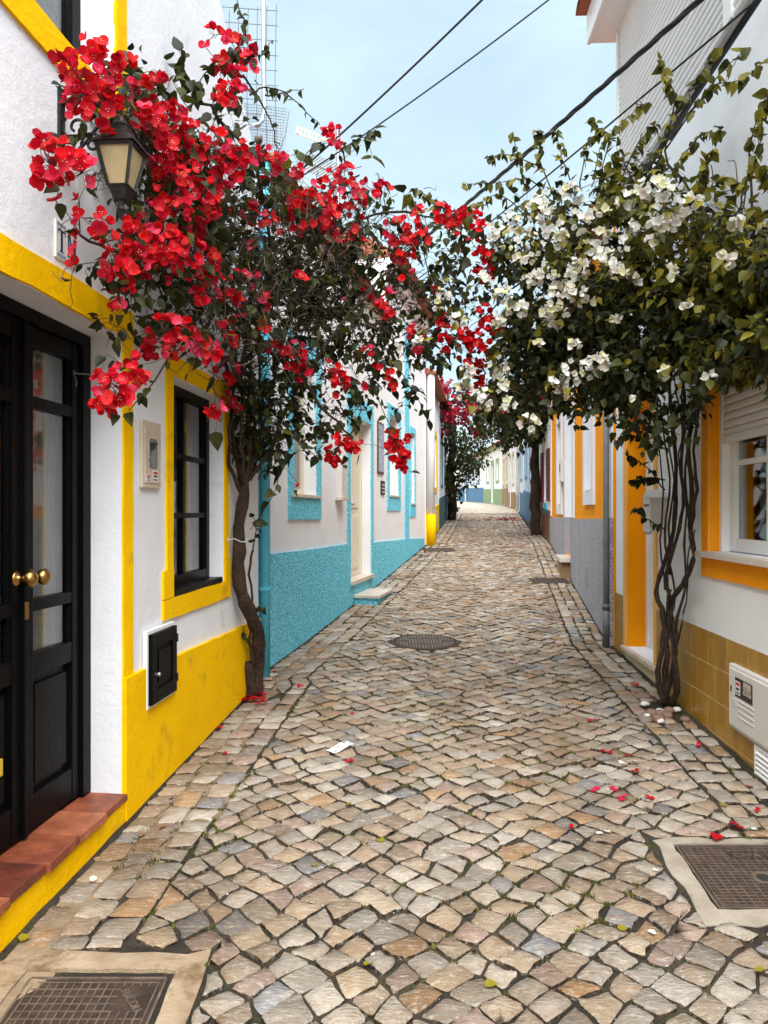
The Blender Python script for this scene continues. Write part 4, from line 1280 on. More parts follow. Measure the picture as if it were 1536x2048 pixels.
mb = MB(); mb.fbox(FB, B1E, 14.75, -.1, .10, 4.9, 5.1); mb.build('cornice', WHITE2, H3)
tile_roof(FB, H3, B1E, 14.75, 5.1, over=.28, back=3.0, rise=.5)
t = thing('tile_panel', 'framed blue and white tile picture beside the cream door', 'tile picture', FB.P(10.5, 0, 2.0))
mb = MB(); mb.fbox(FB, 10.33, 10.72, 0, .02, 2.02, 2.72); mb.build('frame', BROWNWOOD, t, bevel=.003)
mb = MB(); mb.fbox(FB, 10.36, 10.69, .015, .024, 2.05, 2.69); mb.build('picture', TILEBLUE, t)
t = thing('name_plaque', 'small dark plaque with pale bars below the tile picture', 'plaque', FB.P(10.6, 0, 1.78))
mb = MB(); mb.fbox(FB, 10.56, 10.80, 0, .015, 1.74, 1.93); mb.build('plate', BLACKIRON, t)
for k in range(3):
    mb = MB(); mb.fbox(FB, 10.59, 10.77, .015, .018, 1.765 + .05 * k, 1.785 + .05 * k); mb.build('bar', MARBLE, t)
# ------------------------------------------------------------------ generic house further up the street
def house(F, d0, d1, ztop, label, wmat, dmat, zdf, wins=(), doors=(), smat=None, back=3.0, roof=True, sw=.12, proud=.02, fmat=None, dmatdoor=None, cornice=None, rise=.45, bottom_sur=True):
    h = thing('house', label, 'house', F.P((d0 + d1) / 2, 0, gz((d0 + d1) / 2)))
    holes = [tuple(q) + (.15,) for q in list(wins) + list(doors)]
    zb = min(gz(d0), gz(d1)) - .5
    mb = MB(); wall(mb, F, d0, d1, zb, ztop, holes, back); mb.build('wall', wmat, h)
    if dmat:
        mb = MB(); cuts = sorted([(q[0] - .001, q[1] + .001) for q in doors])
        a = d0
        for c in cuts + [(d1, d1)]:
            if c[0] - a > .02:
                fpoly(mb, F, [(a, zb), (c[0], zb), (c[0], zdf(c[0])), (a, zdf(a))], -.003, proud)
            a = c[1]
        mb.build('dado', dmat, h)
    for q in wins:
        if smat: surround(F, h, *q, sw, smat, .016, wob=.002, bottom=bottom_sur)
        window(F, h, q[0] + .001, q[1] - .001, q[2] + .001, q[3] - .001, -.10, fmat or PVC, cols=2, rows=2, fw=.06, mw=.03)
    for q in doors:
        if smat:
            surround(F, h, q[0], q[1], max(q[2], zdf(q[0]) + .01), q[3], sw, smat, .016, bottom=False, name='door_surround', wob=.002)
        mb = MB(); n = F
        mb.fbox(F, q[0] + .001, q[0] + .07, -.14, -.08, q[2], q[3] - .001); mb.fbox(F, q[1] - .07, q[1] - .001, -.14, -.08, q[2], q[3] - .001)
        mb.fbox(F, q[0] + .07, q[1] - .07, -.14, -.082, q[3] - .07, q[3] - .001)
        mb.fbox(F, q[0] + .07, q[1] - .07, -.13, -.10, q[2], q[3] - .07)
        m = (q[1] - q[0]) / 2
        for zz in ((.12, .9), (1.0, 1.75)):
            mb.fbox(F, q[0] + .14, q[1] - .14, -.105, -.09, q[2] + zz[0], q[2] + zz[1])
        mb.build('door', dmatdoor or CREAM, h, bevel=.003)
        mb = MB(); mb.fbox(F, q[0] + .002, q[1] - .002, -.14, .06, q[2] - .05, q[2] + .006); mb.build('threshold', MARBLE, h)
    if cornice:
        mb = MB(); mb.fbox(F, d0, d1, -.1, .07, ztop - .28, ztop - .002); mb.build('cornice', cornice, h)
    if roof: tile_roof(F, h, d0, d1, ztop, over=.2, back=back, rise=rise)
    return h

def fac2(d0, x0, d1, x1, side):
    b = (x1 - x0) / (d1 - d0)
    return Fac(x0 - b * d0, b, side)

# left side, beyond the turquoise houses
F4 = fac2(14.75, .80, 18.6, 1.316, 1)
H4 = house(F4, 14.76, 18.5, 4.15, 'white house with yellow dado and pipe, up the street past the turquoise houses', WHITE2, YELLOW,
           lambda d: gz(d) + .62, wins=[(16.9, 17.7, 2.05, 3.2)], doors=[(15.5, 16.35, gz(15.9) + .12, 3.05)], smat=YELLOW)
t = thing('downpipe', 'white downpipe with yellow foot at the corner beyond the turquoise houses', 'downpipe', F4.P(14.85, .08, gz(14.8)))
mb = MB(); mb.tube([F4.P(14.85, .09, 1.45), F4.P(14.85, .09, 3.3), F4.P(14.85, .09, 4.2)], .075, 12); mb.build('pipe', PVC, t, smooth=True)
mb = MB(); mb.tube([F4.P(14.85, .09, gz(14.8) - .02), F4.P(14.85, .09, 1.45)], .095, 12); mb.build('foot', YELLOW, t, smooth=True)
t = thing('meter_cabinet', 'small white meter cabinet set in the yellow dado up the street', 'cabinet', F4.P(16.8, 0, 1.2))
mb = MB(); mb.fbox(F4, 16.7, 17.1, .0, .05, 1.15, 1.55); mb.build('box', CABWHITE, t, bevel=.005)
F5 = fac2(18.6, 1.33, 23.2, 1.90, 1)
H5 = house(F5, 18.62, 23.2, 4.2, 'white house with dark teal dado behind the far dark vine', WHITE2, TEAL, lambda d: gz(d) + .75,
           wins=[(19.4, 20.2, 2.2, 3.4), (21.4, 22.2, 2.35, 3.5)], smat=TEAL, sw=.08)
F6 = fac2(23.3, 1.95, 42, 3.75, 1)
H6 = house(F6, 23.3, 33, 4.6, 'long white house hidden behind the far dark vine', WHITE2, GREYSMOOTH, lambda d: gz(d) + .7,
           wins=[(25, 25.9, 2.5, 3.7), (29, 29.9, 2.6, 3.8)])

# ------------------------------------------------------------------ right house with ochre tiles
FR = Fac(1.725, 0.05, -1)
RE = 6.86
H7 = thing('house', 'white house with ochre tile dado, orange window frame and roller shutter', 'house', FR.P(5, 0, gz(5)))
RW = (3.15, 4.62, 1.265, 2.32); RD = (5.71, 6.50, .367, 2.36)
mb = MB(); wall(mb, FR, -6, RE, -.6, 4.10, [RW + (.16,), RD + (.22,)], back=4.0, top=True); mb.build('wall', WHITE2, H7)
# window surround and painted reveal
mb = MB()
band(mb, FR, 4.622, 4.728, 1.262, 2.32, .014, .003); band(mb, FR, 3.04, 3.148, 1.262, 2.32, .014, .003)
band(mb, FR, 3.04, 4.728, 2.322, 2.44, .016, .003); band(mb, FR, 3.04, 4.728, 1.113, 1.226, .014, .003)
mb.fbox(FR, 4.610, 4.6195, -.15, -.001, 1.266, 2.319); mb.fbox(FR, 3.151, 3.160, -.15, -.001, 1.266, 2.319); mb.fbox(FR, 3.161, 4.609, -.15, -.001, 2.309, 2.319)
mb.build('window_surround', ORANGE, H7)
w = window(FR, H7, 3.165, 4.57, 1.27, 2.30, -.095, PVC, cols=3, rows=2, fw=.075, th=.05, mw=.03, curtain=(0.0, .9))
mb = MB(); mb.fbox(FR, 3.02, 4.745, -.14, .055, 1.228, 1.2645); mb.build('sill', MARBLE, w, bevel=.004)
mb = MB(); mb.fbox(FR, 4.572, 4.608, -.11, -.05, 1.266, 2.30); mb.build('shutter_rail', PVC, w)
z = 1.905
for k in range(9):
    mb = MB()
    if k == 0: mb.fbox(FR, 3.17, 4.575, -.085, -.052, z, z + .042); hgt = .043
    else:
        hgt = .046
        pl = [(-.08, z), (-.066, z), (-.058, z + .014), (-.058, z + .034), (-.068, z + .0445), (-.08, z + .0445)]
        n = len(pl)
        mb.add([FR.P(3.17, oo, zz) for oo, zz in pl] + [FR.P(4.575, oo, zz) for oo, zz in pl], [(i, (i + 1) % n, n + (i + 1) % n, n + i) for i in range(n)] + [tuple(range(n)), tuple(range(2 * n - 1, n - 1, -1))])
    mb.build('shutter_slat', SHUTTER, w)
    z += hgt
# ochre wall tiles, each one laid
mb = MB(); mb.fbox(FR, -6, 5.64, -.003, .0112, -.4, .785); mb.fbox(FR, 6.57, RE, -.003, .0112, -.4, .785); mb.fbox(FR, 5.641, 6.569, -.003, .0112, -.4, .33); mb.build('grout_bed', GROUT, H7)
row_h, tw = .1955, .2845
def laid(d0, d1, z0, z1):
    mb = MB(); mb.fbox(FR, d0 + .003, d1 - .003, .004, .0128, z0 + .003, z1 - .003); mb.build('dado_tile', DADOTILE, H7, bevel=.0008)
for r in range(5):
    z1 = .788 - r * row_h; z0 = z1 - row_h
    offs = 4.903 if r % 2 == 0 else 4.80
    k0 = int((2.2 - offs) / tw) - 1
    d = offs + k0 * tw
    while d < RE:
        a, b = max(d, 2.2), min(d + tw, RE)
        top_open = z1 > .34
        for (s0, s1) in ((2.2, 5.64), (6.57, RE)) if top_open else ((2.2, RE),):
            aa, bb = max(a, s0), min(b, s1)
            if bb - aa > .03 and z1 > gz(aa) - .03: laid(aa, bb, z0, z1)
        d += tw
# door
mb = MB()
band(mb, FR, 5.645, 5.708, .33, 2.36, .014, .002); band(mb, FR, 6.502, 6.565, .33, 2.36, .014, .002); band(mb, FR, 5.645, 6.565, 2.362, 2.45, .014, .002)
mb.build('door_surround', PALEORANGE, H7)
mb = MB()
mb.fbox(FR, 6.488, 6.4985, -.20, -.001, .368, 2.359); mb.fbox(FR, 5.712, 5.722, -.20, -.001, .368, 2.359); mb.fbox(FR, 5.723, 6.487, -.20, -.001, 2.349, 2.359)
mb.build('door_reveal', ORANGE, H7)
mb = MB()
mb.fbox(FR, 5.725, 5.785, -.21, -.15, .37, 2.345); mb.fbox(FR, 6.425, 6.485, -.21, -.15, .37, 2.345); mb.fbox(FR, 5.785, 6.425, -.21, -.152, 2.285, 2.345)
mb.fbox(FR, 5.785, 6.425, -.20, -.165, .37, 2.285)
for z0, z1 in ((.5, 1.1), (1.2, 2.15)): mb.fbox(FR, 5.88, 6.33, -.17, -.155, z0, z1)
d = mb.build('door', PVC, H7, bevel=.003)
mb = MB(); mb.tube([FR.P(6.36, -.165, 1.33), FR.P(6.36, -.11, 1.33), FR.P(6.24, -.11, 1.33)], .011, 8); mb.build('handle', STEEL, d, smooth=True)
mb = MB(); mb.fbox(FR, 5.64, 6.57, -.2, .04, .332, .3665); mb.build('threshold', MARBLE, H7, bevel=.004)
# roof-terrace enclosure of roller shutters above a dark gap
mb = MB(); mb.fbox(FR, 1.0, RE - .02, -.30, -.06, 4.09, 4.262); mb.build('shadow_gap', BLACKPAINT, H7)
mb = MB()
zz = 4.262; pl = []
while zz < 5.74:
    pl += [(-.030, zz), (-.014, zz + .012), (-.010, zz + .026), (-.014, zz + .040), (-.030, zz + .050)]
    zz += .054
for (a, b) in ((1.0, 4.30), (4.42, RE - .06)):
    n = len(pl)
    mb.add([FR.P(a, oo, q) for oo, q in pl] + [FR.P(b, oo, q) for oo, q in pl], [(i, i + 1, n + i + 1, n + i) for i in range(n - 1)])
    mb.fbox(FR, a, b, -.20, -.032, 4.262, 5.75)
mb.build('roller_shutter', SHUTTER, H7)
for a, b, oo, zz in ((4.302, 4.418, -.06, 4.262), (RE - .058, RE, -.25, 4.10)):
    mb = MB(); mb.fbox(FR, a, b, oo, .003, zz, 5.75); mb.build('shutter_post', PVC, H7, bevel=.004)
mb = MB(); mb.fbox(FR, 1.0, RE + .12, -.6, .20, 5.752, 5.84); mb.fbox(FR, 1.0, RE + .121, .20, .235, 5.74, 6.02); mb.build('eave', PVC, H7, bevel=.006)
tile_roof(FR, H7, 1.0, RE + .14, 6.02, over=.33, back=3.5, rise=.4)

# meter cabinet and vent at the right edge
t = thing('meter_cabinet', 'white meter cabinet with dark label strip fixed over the ochre tiles', 'cabinet', FR.P(4.05, 0, .33))
mb = MB(); mb.fbox(FR, 3.66, 4.235, .008, .040, .325, .672); mb.build('box', CABWHITE, t, bevel=.008)
mb = MB(); mb.fbox(FR, 3.685, 4.213, .036, .048, .345, .652); mb.build('door', CABWHITE, t, bevel=.004)
mb = MB(); mb.fbox(FR, 3.91, 4.125, .047, .050, .515, .618); lb = mb.build('label_strip', STICKBLACK, t, bevel=.001)
mb = MB(); mb.fbox(FR, 4.058, 4.118, .0495, .0508, .528, .60, 0); mb.fbox(FR, 4.064, 4.112, .0502, .0514, .578, .594, 1)
for q in range(3): mb.fbox(FR, 4.064 + q * .017, 4.076 + q * .017, .0502, .0514, .534, .543, 2)
mb.fbox(FR, 4.068, 4.108, .0502, .0514, .553, .566, 2); mb.build('sticker', [STICKWHITE, STICKRED, STICKBLACK], lb)
mb = MB(); mb.fbox(FR, 3.925, 4.020, .0495, .0508, .545, .612); mb.build('photo_label', STICKMIX, lb)
for (a, b, z0) in ((4.11, 4.165, .49), (4.11, 4.165, .475), (4.11, 4.165, .46), (3.89, 4.095, .495), (3.89, 4.095, .47), (3.89, 4.085, .44), (3.89, 4.08, .41)):
    mb = MB(); mb.fbox(FR, a, b, .046, .0515, z0, z0 + .005); mb.build('ridge', CABWHITE, t)
mb = MB(); mb.fbox(FR, 4.172, 4.180, .047, .053, .53, .56); mb.build('lock', STICKBLACK, t)
t = thing('vent_grille', 'white slatted vent grille below the meter cabinet', 'vent', FR.P(3.75, 0, .16))
mb = MB(); mb.fbox(FR, 3.58, 3.925, .008, .020, .155, .318); mb.build('backing', PVC, t)
mb = MB()
for a in ((3.58, 3.60, .155, .318), (3.905, 3.925, .155, .318), (3.60, 3.905, .155, .172), (3.60, 3.905, .301, .318)): mb.fbox(FR, a[0], a[1], .0205, .034, a[2], a[3])
mb.build('frame', PVC, t)
for k in range(5):
    mb = MB(); zz = .176 + k * .025
    pl = [(.022, zz + .016), (.036, zz), (.039, zz + .003), (.025, zz + .019)]
    mb.add([FR.P(3.602, oo, q) for oo, q in pl] + [FR.P(3.903, oo, q) for oo, q in pl], [(i, (i + 1) % 4, 4 + (i + 1) % 4, 4 + i) for i in range(4)] + [(0, 1, 2, 3), (7, 6, 5, 4)])
    mb.build('slat', PVC, t)
t = thing('mailbox', 'white gabled mailbox on the wall behind the vine stems', 'mailbox', FR.P(5.52, 0, 1.35))
mb = MB(); mb.fbox(FR, 5.42, 5.60, 0, .12, 1.36, 1.60)
fpoly(mb, FR, [(5.41, 1.601), (5.61, 1.601), (5.51, 1.66)], 0, .125)
mb.build('box', CABWHITE, t, bevel=.003)
mb = MB(); mb.fbox(FR, 5.45, 5.57, .12, .123, 1.54, 1.555); mb.build('slot', STICKBLACK, t)

# ------------------------------------------------------------------ orange house with grey dado
FO = Fac(1.0225, 0.15, -1)
H8 = thing('house', 'orange house with white window frames and grey granolithic dado', 'house', FO.P(9, 0, gz(9)))
OW1 = (8.36, 9.06, 1.72, 3.2); OW2 = (12.55, 13.35, 1.60, 3.0); OD = (10.75, 11.80, gz(11) + .28, 3.05)
mb = MB(); wall(mb, FO, 6.92, 15.25, -.2, 4.25, [OW1 + (.16,), OW2 + (.16,), OD + (.14,)], back=3.5); mb.build('wall', ORANGE, H8)
mb = MB()
for a, b in ((6.92, 10.60), (11.95, 15.25)): fpoly(mb, FO, [(a, -.2), (b, -.2), (b, 1.42 - .004 * (b - 7)), (a, 1.44 - .004 * (a - 7))], -.003, .03)
mb.build('dado', GREYGRAN, H8)
for k in range(12):
    d = 7.25 + k * .66
    if 10.5 < d < 12: continue
    mb = MB(); mb.fbox(FO, d, d + .010, .029, .0315, gz(d) - .1, 1.415); mb.build('dado_joint', JOINT, H8)
for nm, mt_, a in (('pilaster', PALEGREY, (6.92, 7.13, -.002, .02, 1.445, 4.25)), ('pilaster', PALEGREY, (10.46, 10.745, -.002, .02, 1.42, 4.0)), ('pilaster', PALEGREY, (11.805, 12.02, -.002, .02, 1.42, 4.0)),
                   ('pilaster', PALEGREY, (15.0, 15.25, -.002, .02, 1.42, 4.25)), ('door_reveal', PALEGREY, (11.785, 11.799, -.139, -.001, 1.42, 3.05)), ('door_reveal', PALEGREY, (10.751, 10.765, -.139, -.001, 1.42, 3.05)),
                   ('door_plinth', GREYSMOOTH, (11.785, 11.799, -.139, .03, gz(11) + .28, 1.419)), ('door_plinth', GREYSMOOTH, (10.60, 10.764, -.139, .03, gz(11) - .2, 1.419)), ('door_plinth', GREYSMOOTH, (11.80, 11.949, -.003, .03, gz(11) - .2, 1.419))):
    mb = MB(); mb.fbox(FO, *a); mb.build(nm, mt_, H8)
for q in (OW1, OW2):
    surround(FO, H8, *q, .14, PALEGREY, .03, wob=.001)
    mb = MB(); mb.fbox(FO, q[1] - .012, q[1] - .001, -.15, -.001, q[2], q[3]); mb.build('window_reveal', PALEGREY, H8)
    w = window(FO, H8, q[0] + .001, q[1] - .013, q[2] + .03, q[3] - .001, -.11, PVC, cols=2, rows=2, curtain=(0, 1))
    mb = MB(); mb.fbox(FO, q[0] + .001, q[1] - .013, -.11, .02, q[2] + .001, q[2] + .03); mb.build('sill', MARBLE, w)
mb = MB(); mb.fbox(FO, 10.766, 11.784, -.135, -.09, OD[2], 3.049); mb.fbox(FO, 10.85, 11.70, -.09, -.075, OD[2] + .15, 2.9); mb.build('door', PVC, H8, bevel=.004)
mb = MB(); mb.fbox(FO, 10.78, 11.77, -.1, .17, OD[2] - .06, OD[2] - .002); mb.build('step_slab', MARBLE, H8, bevel=.005)
mb = MB(); mb.fbox(FO, 10.85, 11.70, .0, .14, gz(11) - .2, OD[2] - .06); mb.build('step', OCHRE, H8)
tile_roof(FO, H8, 6.92, 15.25, 4.25, over=.2, back=3.4, rise=.4)
t = thing('meter_box', 'small white meter box by the door of the orange house', 'meter box', FO.P(12.2, 0, 2.0))
mb = MB(); mb.fbox(FO, 12.12, 12.40, .0, .06, 1.98, 2.36); mb.build('box', CABWHITE, t, bevel=.005)
mb = MB(); rrect(mb, FO, 12.19, 12.33, 2.14, 2.26, .02, .058, .064); mb.build('window', STICKBLACK, t)
t = thing('vent_cover', 'pale square vent cover set in the grey dado', 'vent', FO.P(8.6, 0, 0.75))
mb = MB(); mb.fbox(FO, 8.55, 8.75, .02, .042, gz(8.6) + .30, gz(8.6) + .50); mb.build('cover', GREYSMOOTH, t, bevel=.004)
t = thing('downpipe', 'dark grey downpipe at the near corner of the orange house', 'downpipe', FO.P(6.94, .06, gz(7)))
mb = MB(); mb.tube([FO.P(6.94, .06, gz(7) - .01), FO.P(6.94, .06, 1.0), FO.P(6.94, .06, 4.2)], .027, 12); mb.tube([FO.P(6.94, .06, .62), FO.P(6.94, .06, .67)], .036, 12); mb.tube([FO.P(6.94, .06, gz(7) - .01), FO.P(6.94, .06, .62)], .033, 12); mb.build('pipe', ZINC, t, smooth=True)
for z in (1.2, 2.6, 3.8):
    mb = MB(); mb.tube([FO.P(6.94, .06, z), FO.P(6.94, .06, z + .03)], .031, 12); mb.fbox(FO, 6.93, 6.95, .0, .05, z, z + .03); mb.build('clip', ZINC, t)

# ------------------------------------------------------------------ houses further up on the right
F9 = fac2(15.3, 3.31, 18.3, 3.62, -1)
h = house(F9, 15.3, 18.2, 4.4, 'white house with brown tiled dado and dark red shutters beside the far trunk', WHITE2, BROWN, lambda d: gz(d) + .62,
      wins=[(15.75, 16.55, 1.75, 2.75)], smat=None, fmat=PVC)
for a, b in ((15.38, 15.74), (16.56, 16.92)):
    mb = MB(); mb.fbox(F9, a, b, .0, .04, 1.72, 2.78)
    for k in range(12): mb.fbox(F9, a + .05, b - .05, .04, .05, 1.80 + k * .078, 1.85 + k * .078)
    mb.build('shutter', REDSHUT, h)
mb = MB(); mb.fbox(F9, 15.9, 16.5, .0, .02, 1.45, 1.69); mb.build('panel', BLUEPAINT, h)
mb = MB(); mb.fbox(F9, 17.6, 18.15, -.002, .03, gz(18) - .2, 4.3); mb.build('pilaster', TEAL, h)
t = thing('hanging_bucket', 'blue bucket hung on the wall beside the far trunk', 'bucket', F9.P(17.2, .1, 1.6))
mb = MB(); mb.lathe(F9.P(17.2, .12, 1.60), (0, 0, 1), [(.09, 0), (.12, .26), (.125, .27), (.11, .26), (.085, .02)], 14); mb.build('bucket', DEEPBLUE, t, smooth=True)
mb = MB(); mb.tube([F9.P(17.08, .12, 1.86), F9.P(17.2, .06, 2.0), F9.P(17.32, .12, 1.86)], .008, 5); mb.build('handle', STEEL, t)
F10 = fac2(18.3, 3.60, 30, 5.16, -1)
house(F10, 18.3, 24, 4.3, 'pale blue house with deep blue dado and narrow windows', LIGHTBLUE, DEEPBLUE, lambda d: gz(d) + .85,
      wins=[(19.6, 20.5, 2.35, 3.5), (22.2, 23.1, 2.55, 3.7)], smat=DEEPBLUE, sw=.09)
house(F10, 24.02, 28.2, 4.75, 'white house with blue trim between the pale blue and cream houses', WHITE2, DEEPBLUE, lambda d: gz(d) + .75,
      wins=[(25.2, 26.1, 2.6, 3.7)], doors=[(26.9, 27.7, gz(27) + .1, 3.7)], smat=DEEPBLUE, sw=.09)
house(F10, 28.22, 30.4, 4.6, 'narrow cream house up the street', CREAM, OCHRE, lambda d: gz(d) + .6, doors=[(28.9, 29.7, gz(29) + .1, 3.7)], smat=TAN)
F11 = fac2(30.4, 5.20, 42, 6.46, -1)
house(F11, 30.42, 36, 5.0, 'white house with brown window frames below the tan house', WHITE2, OCHRE, lambda d: gz(d) + .7, wins=[(31.5, 32.5, 2.7, 3.9)], doors=[(33.6, 34.5, gz(34) + .1, 3.9)], smat=TAN)
house(F11, 36.02, 42, 5.2, 'tan house with brown door and tall windows', TAN, OCHRE, lambda d: gz(d) + .9,
      wins=[(36.8, 37.8, 3.0, 4.2), (40.2, 41.2, 3.1, 4.3)], doors=[(38.6, 39.5, gz(39) + .1, 4.2)], smat=CREAM, dmatdoor=BROWNWOOD, sw=.15)
F12 = fac2(42, 6.46, 50, 6.46, -1)
house(F12, 42.02, 50, 5.35, 'white house with pale green dado and green trim near the top of the lane', WHITE2, GREEN, lambda d: gz(d) + .9,
      wins=[(43.4, 44.3, 3.3, 4.4), (47.4, 48.3, 3.4, 4.5)], doors=[(45.4, 46.3, gz(46) + .1, 4.4)], smat=GREEN, dmatdoor=GREEN, sw=.16, cornice=GREEN)
F13 = fac2(50, 6.46, 62, 5.9, -1)
house(F13, 50.02, 56, 5.3, 'white house with bright blue dado at the top of the lane', WHITE2, FARBLUE, lambda d: gz(d) + 1.0,
      wins=[(51.6, 52.6, 3.5, 4.7), (54, 55, 3.5, 4.7)], smat=FARBLUE, sw=.16)
house(F13, 56.02, 62, 5.4, 'far white house with blue door and dado at the top of the lane', WHITE2, DEEPBLUE, lambda d: gz(d) + 1.0,
      wins=[(59.5, 60.5, 3.6, 4.8)], doors=[(57.0, 58.0, gz(57) + .1, 4.6)], smat=FARBLUE, dmatdoor=DEEPBLUE, sw=.16)
# the house that closes the view
FE = fac2(62, 6.2, 90, -12.0, -1)
house(FE, 62.5, 80, 5.0, 'cream house with ochre dado closing the view at the top of the lane', CREAM, YELLOW, lambda d: gz(62) + .7, wins=[(66, 67, 3.6, 4.5), (71, 72, 3.6, 4.5)], smat=TAN, back=6, rise=.18)

# ------------------------------------------------------------------ roof gear and cables
t = thing('wire_mesh_screen', 'tall welded wire mesh screen standing on the turquoise house roof', 'wire mesh', FB.P(6.3, -.4, 4.38))
def rp(px, py, d=6.9): return W(px, py, d)
mb = MB()
for i in range(7):
    x = 440 + i * 18.8
    mb.tube([rp(x, 22 - 2 * i), rp(x - 3, 160), rp(x, 300)], .0042, 4)
for j in range(10):
    y = 15 + j * 30
    mb.tube([rp(436, y - 2), rp(500, y + 3), rp(556, y + 7)], .0042, 4)
mb.build('coarse_mesh', ZINC, t)
mb = MB()
for i in range(20):
    x = 478 + i * 5
    mb.tube([rp(x, 205 + i * .6, 6.8), rp(x - 6 + i * .1, 316, 6.8)], .002, 3)
for j in range(19):
    y = 210 + j * 5.7
    mb.tube([rp(475, y - 4, 6.8), rp(530, y + 2, 6.8), rp(574 - j * .8, y + 8, 6.8)], .002, 3)
mb.tube([rp(578, 222, 6.8), rp(572, 265, 6.8), rp(556, 312, 6.8)], .005, 4)
mb.build('fine_mesh', ZINC, t)
t = thing('mast_pole', 'bent white mast pole fixed to the end of the yellow-trimmed house', 'pole', FL.P(5.7, -.05, 3.9))
mb = MB(); mb.tube([W(505, 252, 5.72), W(518, 250, 5.76), W(525, 240, 5.8), W(528, 215, 5.8), W(527, 100, 5.8), W(526, -80, 5.8)], .017, 10); mb.build('tube', STEEL, t, smooth=True)
t = thing('television_antenna', 'double television antenna on a thin mast above the turquoise houses', 'antenna', FB.P(10.5, -.7, 4.5))
AD = 10.6
mb = MB(); mb.tube([W(676, 420, AD), W(676, 262, AD)], .03, 8); mb.build('mast', STEEL, t)
mb = MB()
A, Bp = W(597, 317, AD), W(668, 345, AD - .4)
mb.tube([A, Bp], .018, 6)
for k in range(11):
    c = A.lerp(Bp, .12 + .08 * k)
    mb.tube([c + Vector((-.16, .30, .05)), c + Vector((.16, -.30, -.05))], .007, 4)
mb.tube([Bp, W(676, 335, AD)], .018, 6)
mb.build('yagi', STEEL, t)
mb = MB()
P1, P2, P3, P4 = W(596, 254, AD), W(595, 268, AD), W(640, 272, AD), W(640, 284, AD)
mb.tube([P1, P2], .03, 5); mb.tube([P1, P3], .012, 4); mb.tube([P2, P4], .012, 4)
for k in range(6): mb.tube([P1.lerp(P3, k / 6), P2.lerp(P4, k / 6)], .008, 4)
mb.tube([P3.lerp(P4, .5), W(676, 285, AD)], .018, 5)
mb.build('loop_array', CREAM, t)

def cable(label, a, b, sag, r, twist=0, n=40):
    mb = MB(); a, b = Vector(a), Vector(b)
    ax = (b - a).normalized(); s1 = ax.cross(Vector((0, 0, 1))).normalized(); s2 = ax.cross(s1)
    def pt(s): return a.lerp(b, s) + Vector((0, 0, -sag * 4 * s * (1 - s)))
    if twist:
        for ph in range(3):
            ps = []
            nn = 160
            for k in range(nn + 1):
                s = k / nn; an = ph * 2.094 + twist * 2 * math.pi * s
                ps.append(pt(s) + (s1 * math.cos(an) + s2 * math.sin(an)) * r * .62)
            mb.tube(ps, r * .6, 6)
    else:
        mb.tube([pt(k / n) for k in range(n + 1)], r, 6)
    o = mb.build('overhead_cable', BLACKRUBBER, None, smooth=True, origin=tuple(a))
    return setp(o, label, 'cable', 'overhead cables')
cable('thick twisted black cable crossing above the lane to the right house', FR.P(3.98, .02, 4.39), FB.P(10.96, .0, 4.97), .05, .017, twist=9)
cable('thin black cable running just under the thick twisted one', FR.P(3.75, .02, 4.06), FB.P(10.4, .0, 4.25), .05, .007)
cable('upper of two thin wires leading from the wire mesh to the right eave', FB.P(6.75, .1, 4.50), FR.P(4.75, .24, 5.80), .05, .009)
cable('lower of two thin wires leading from the wire mesh to the right eave', FB.P(6.8, .1, 4.47), FR.P(5.75, .24, 5.76), .05, .007)
# ------------------------------------------------------------------ vines
def leaf_template(w=0.62, fold=0.10, droop=0.16):
    """ovate pointed blade, x across, y towards the tip, z up"""
    ys = [0.0, 0.16, 0.42, 0.74, 1.0]
    ws = [0.0, 0.30 * w / .62, 0.34 * w / .62, 0.18 * w / .62, 0.0]
    V, Fc = [], []
    for y, ww in zip(ys, ws):
        z = -droop * y * y
        if ww == 0: V.append((0, y, z))
        else: V += [(-ww, y, z + fold * ww * 2), (0, y, z), (ww, y, z + fold * ww * 2)]
    Fc = [(0, 2, 1), (0, 3, 2), (1, 2, 5, 4), (2, 3, 6, 5), (4, 5, 8, 7), (5, 6, 9, 8), (7, 8, 10), (8, 9, 10)]
    return np.array(V, float), Fc

def bract_template(rs, w=0.84, cup=0.42, pointed=False):
    ys = [0.0, 0.22, 0.52, 0.82, 1.0]
    ws = [0.0, 0.40 * w, 0.52 * w, (0.24 if pointed else 0.40) * w, 0.0]
    V = []
    for y, ww in zip(ys, ws):
        z = cup * y * y * (1 if rs.rand() > .2 else -.5)
        z = cup * (y - .5) ** 2 * 1.3
        if ww == 0: V.append((0, y, z))
        else: V += [(-ww, y, z + .22 * ww + rs.uniform(-.09, .09)), (rs.uniform(-.03, .03), y, z), (ww, y, z + .22 * ww + rs.uniform(-.09, .09))]
    Fc = [(0, 2, 1), (0, 3, 2), (1, 2, 5, 4), (2, 3, 6, 5), (4, 5, 8, 7), (5, 6, 9, 8), (7, 8, 10), (8, 9, 10)]
    return np.array(V, float), Fc

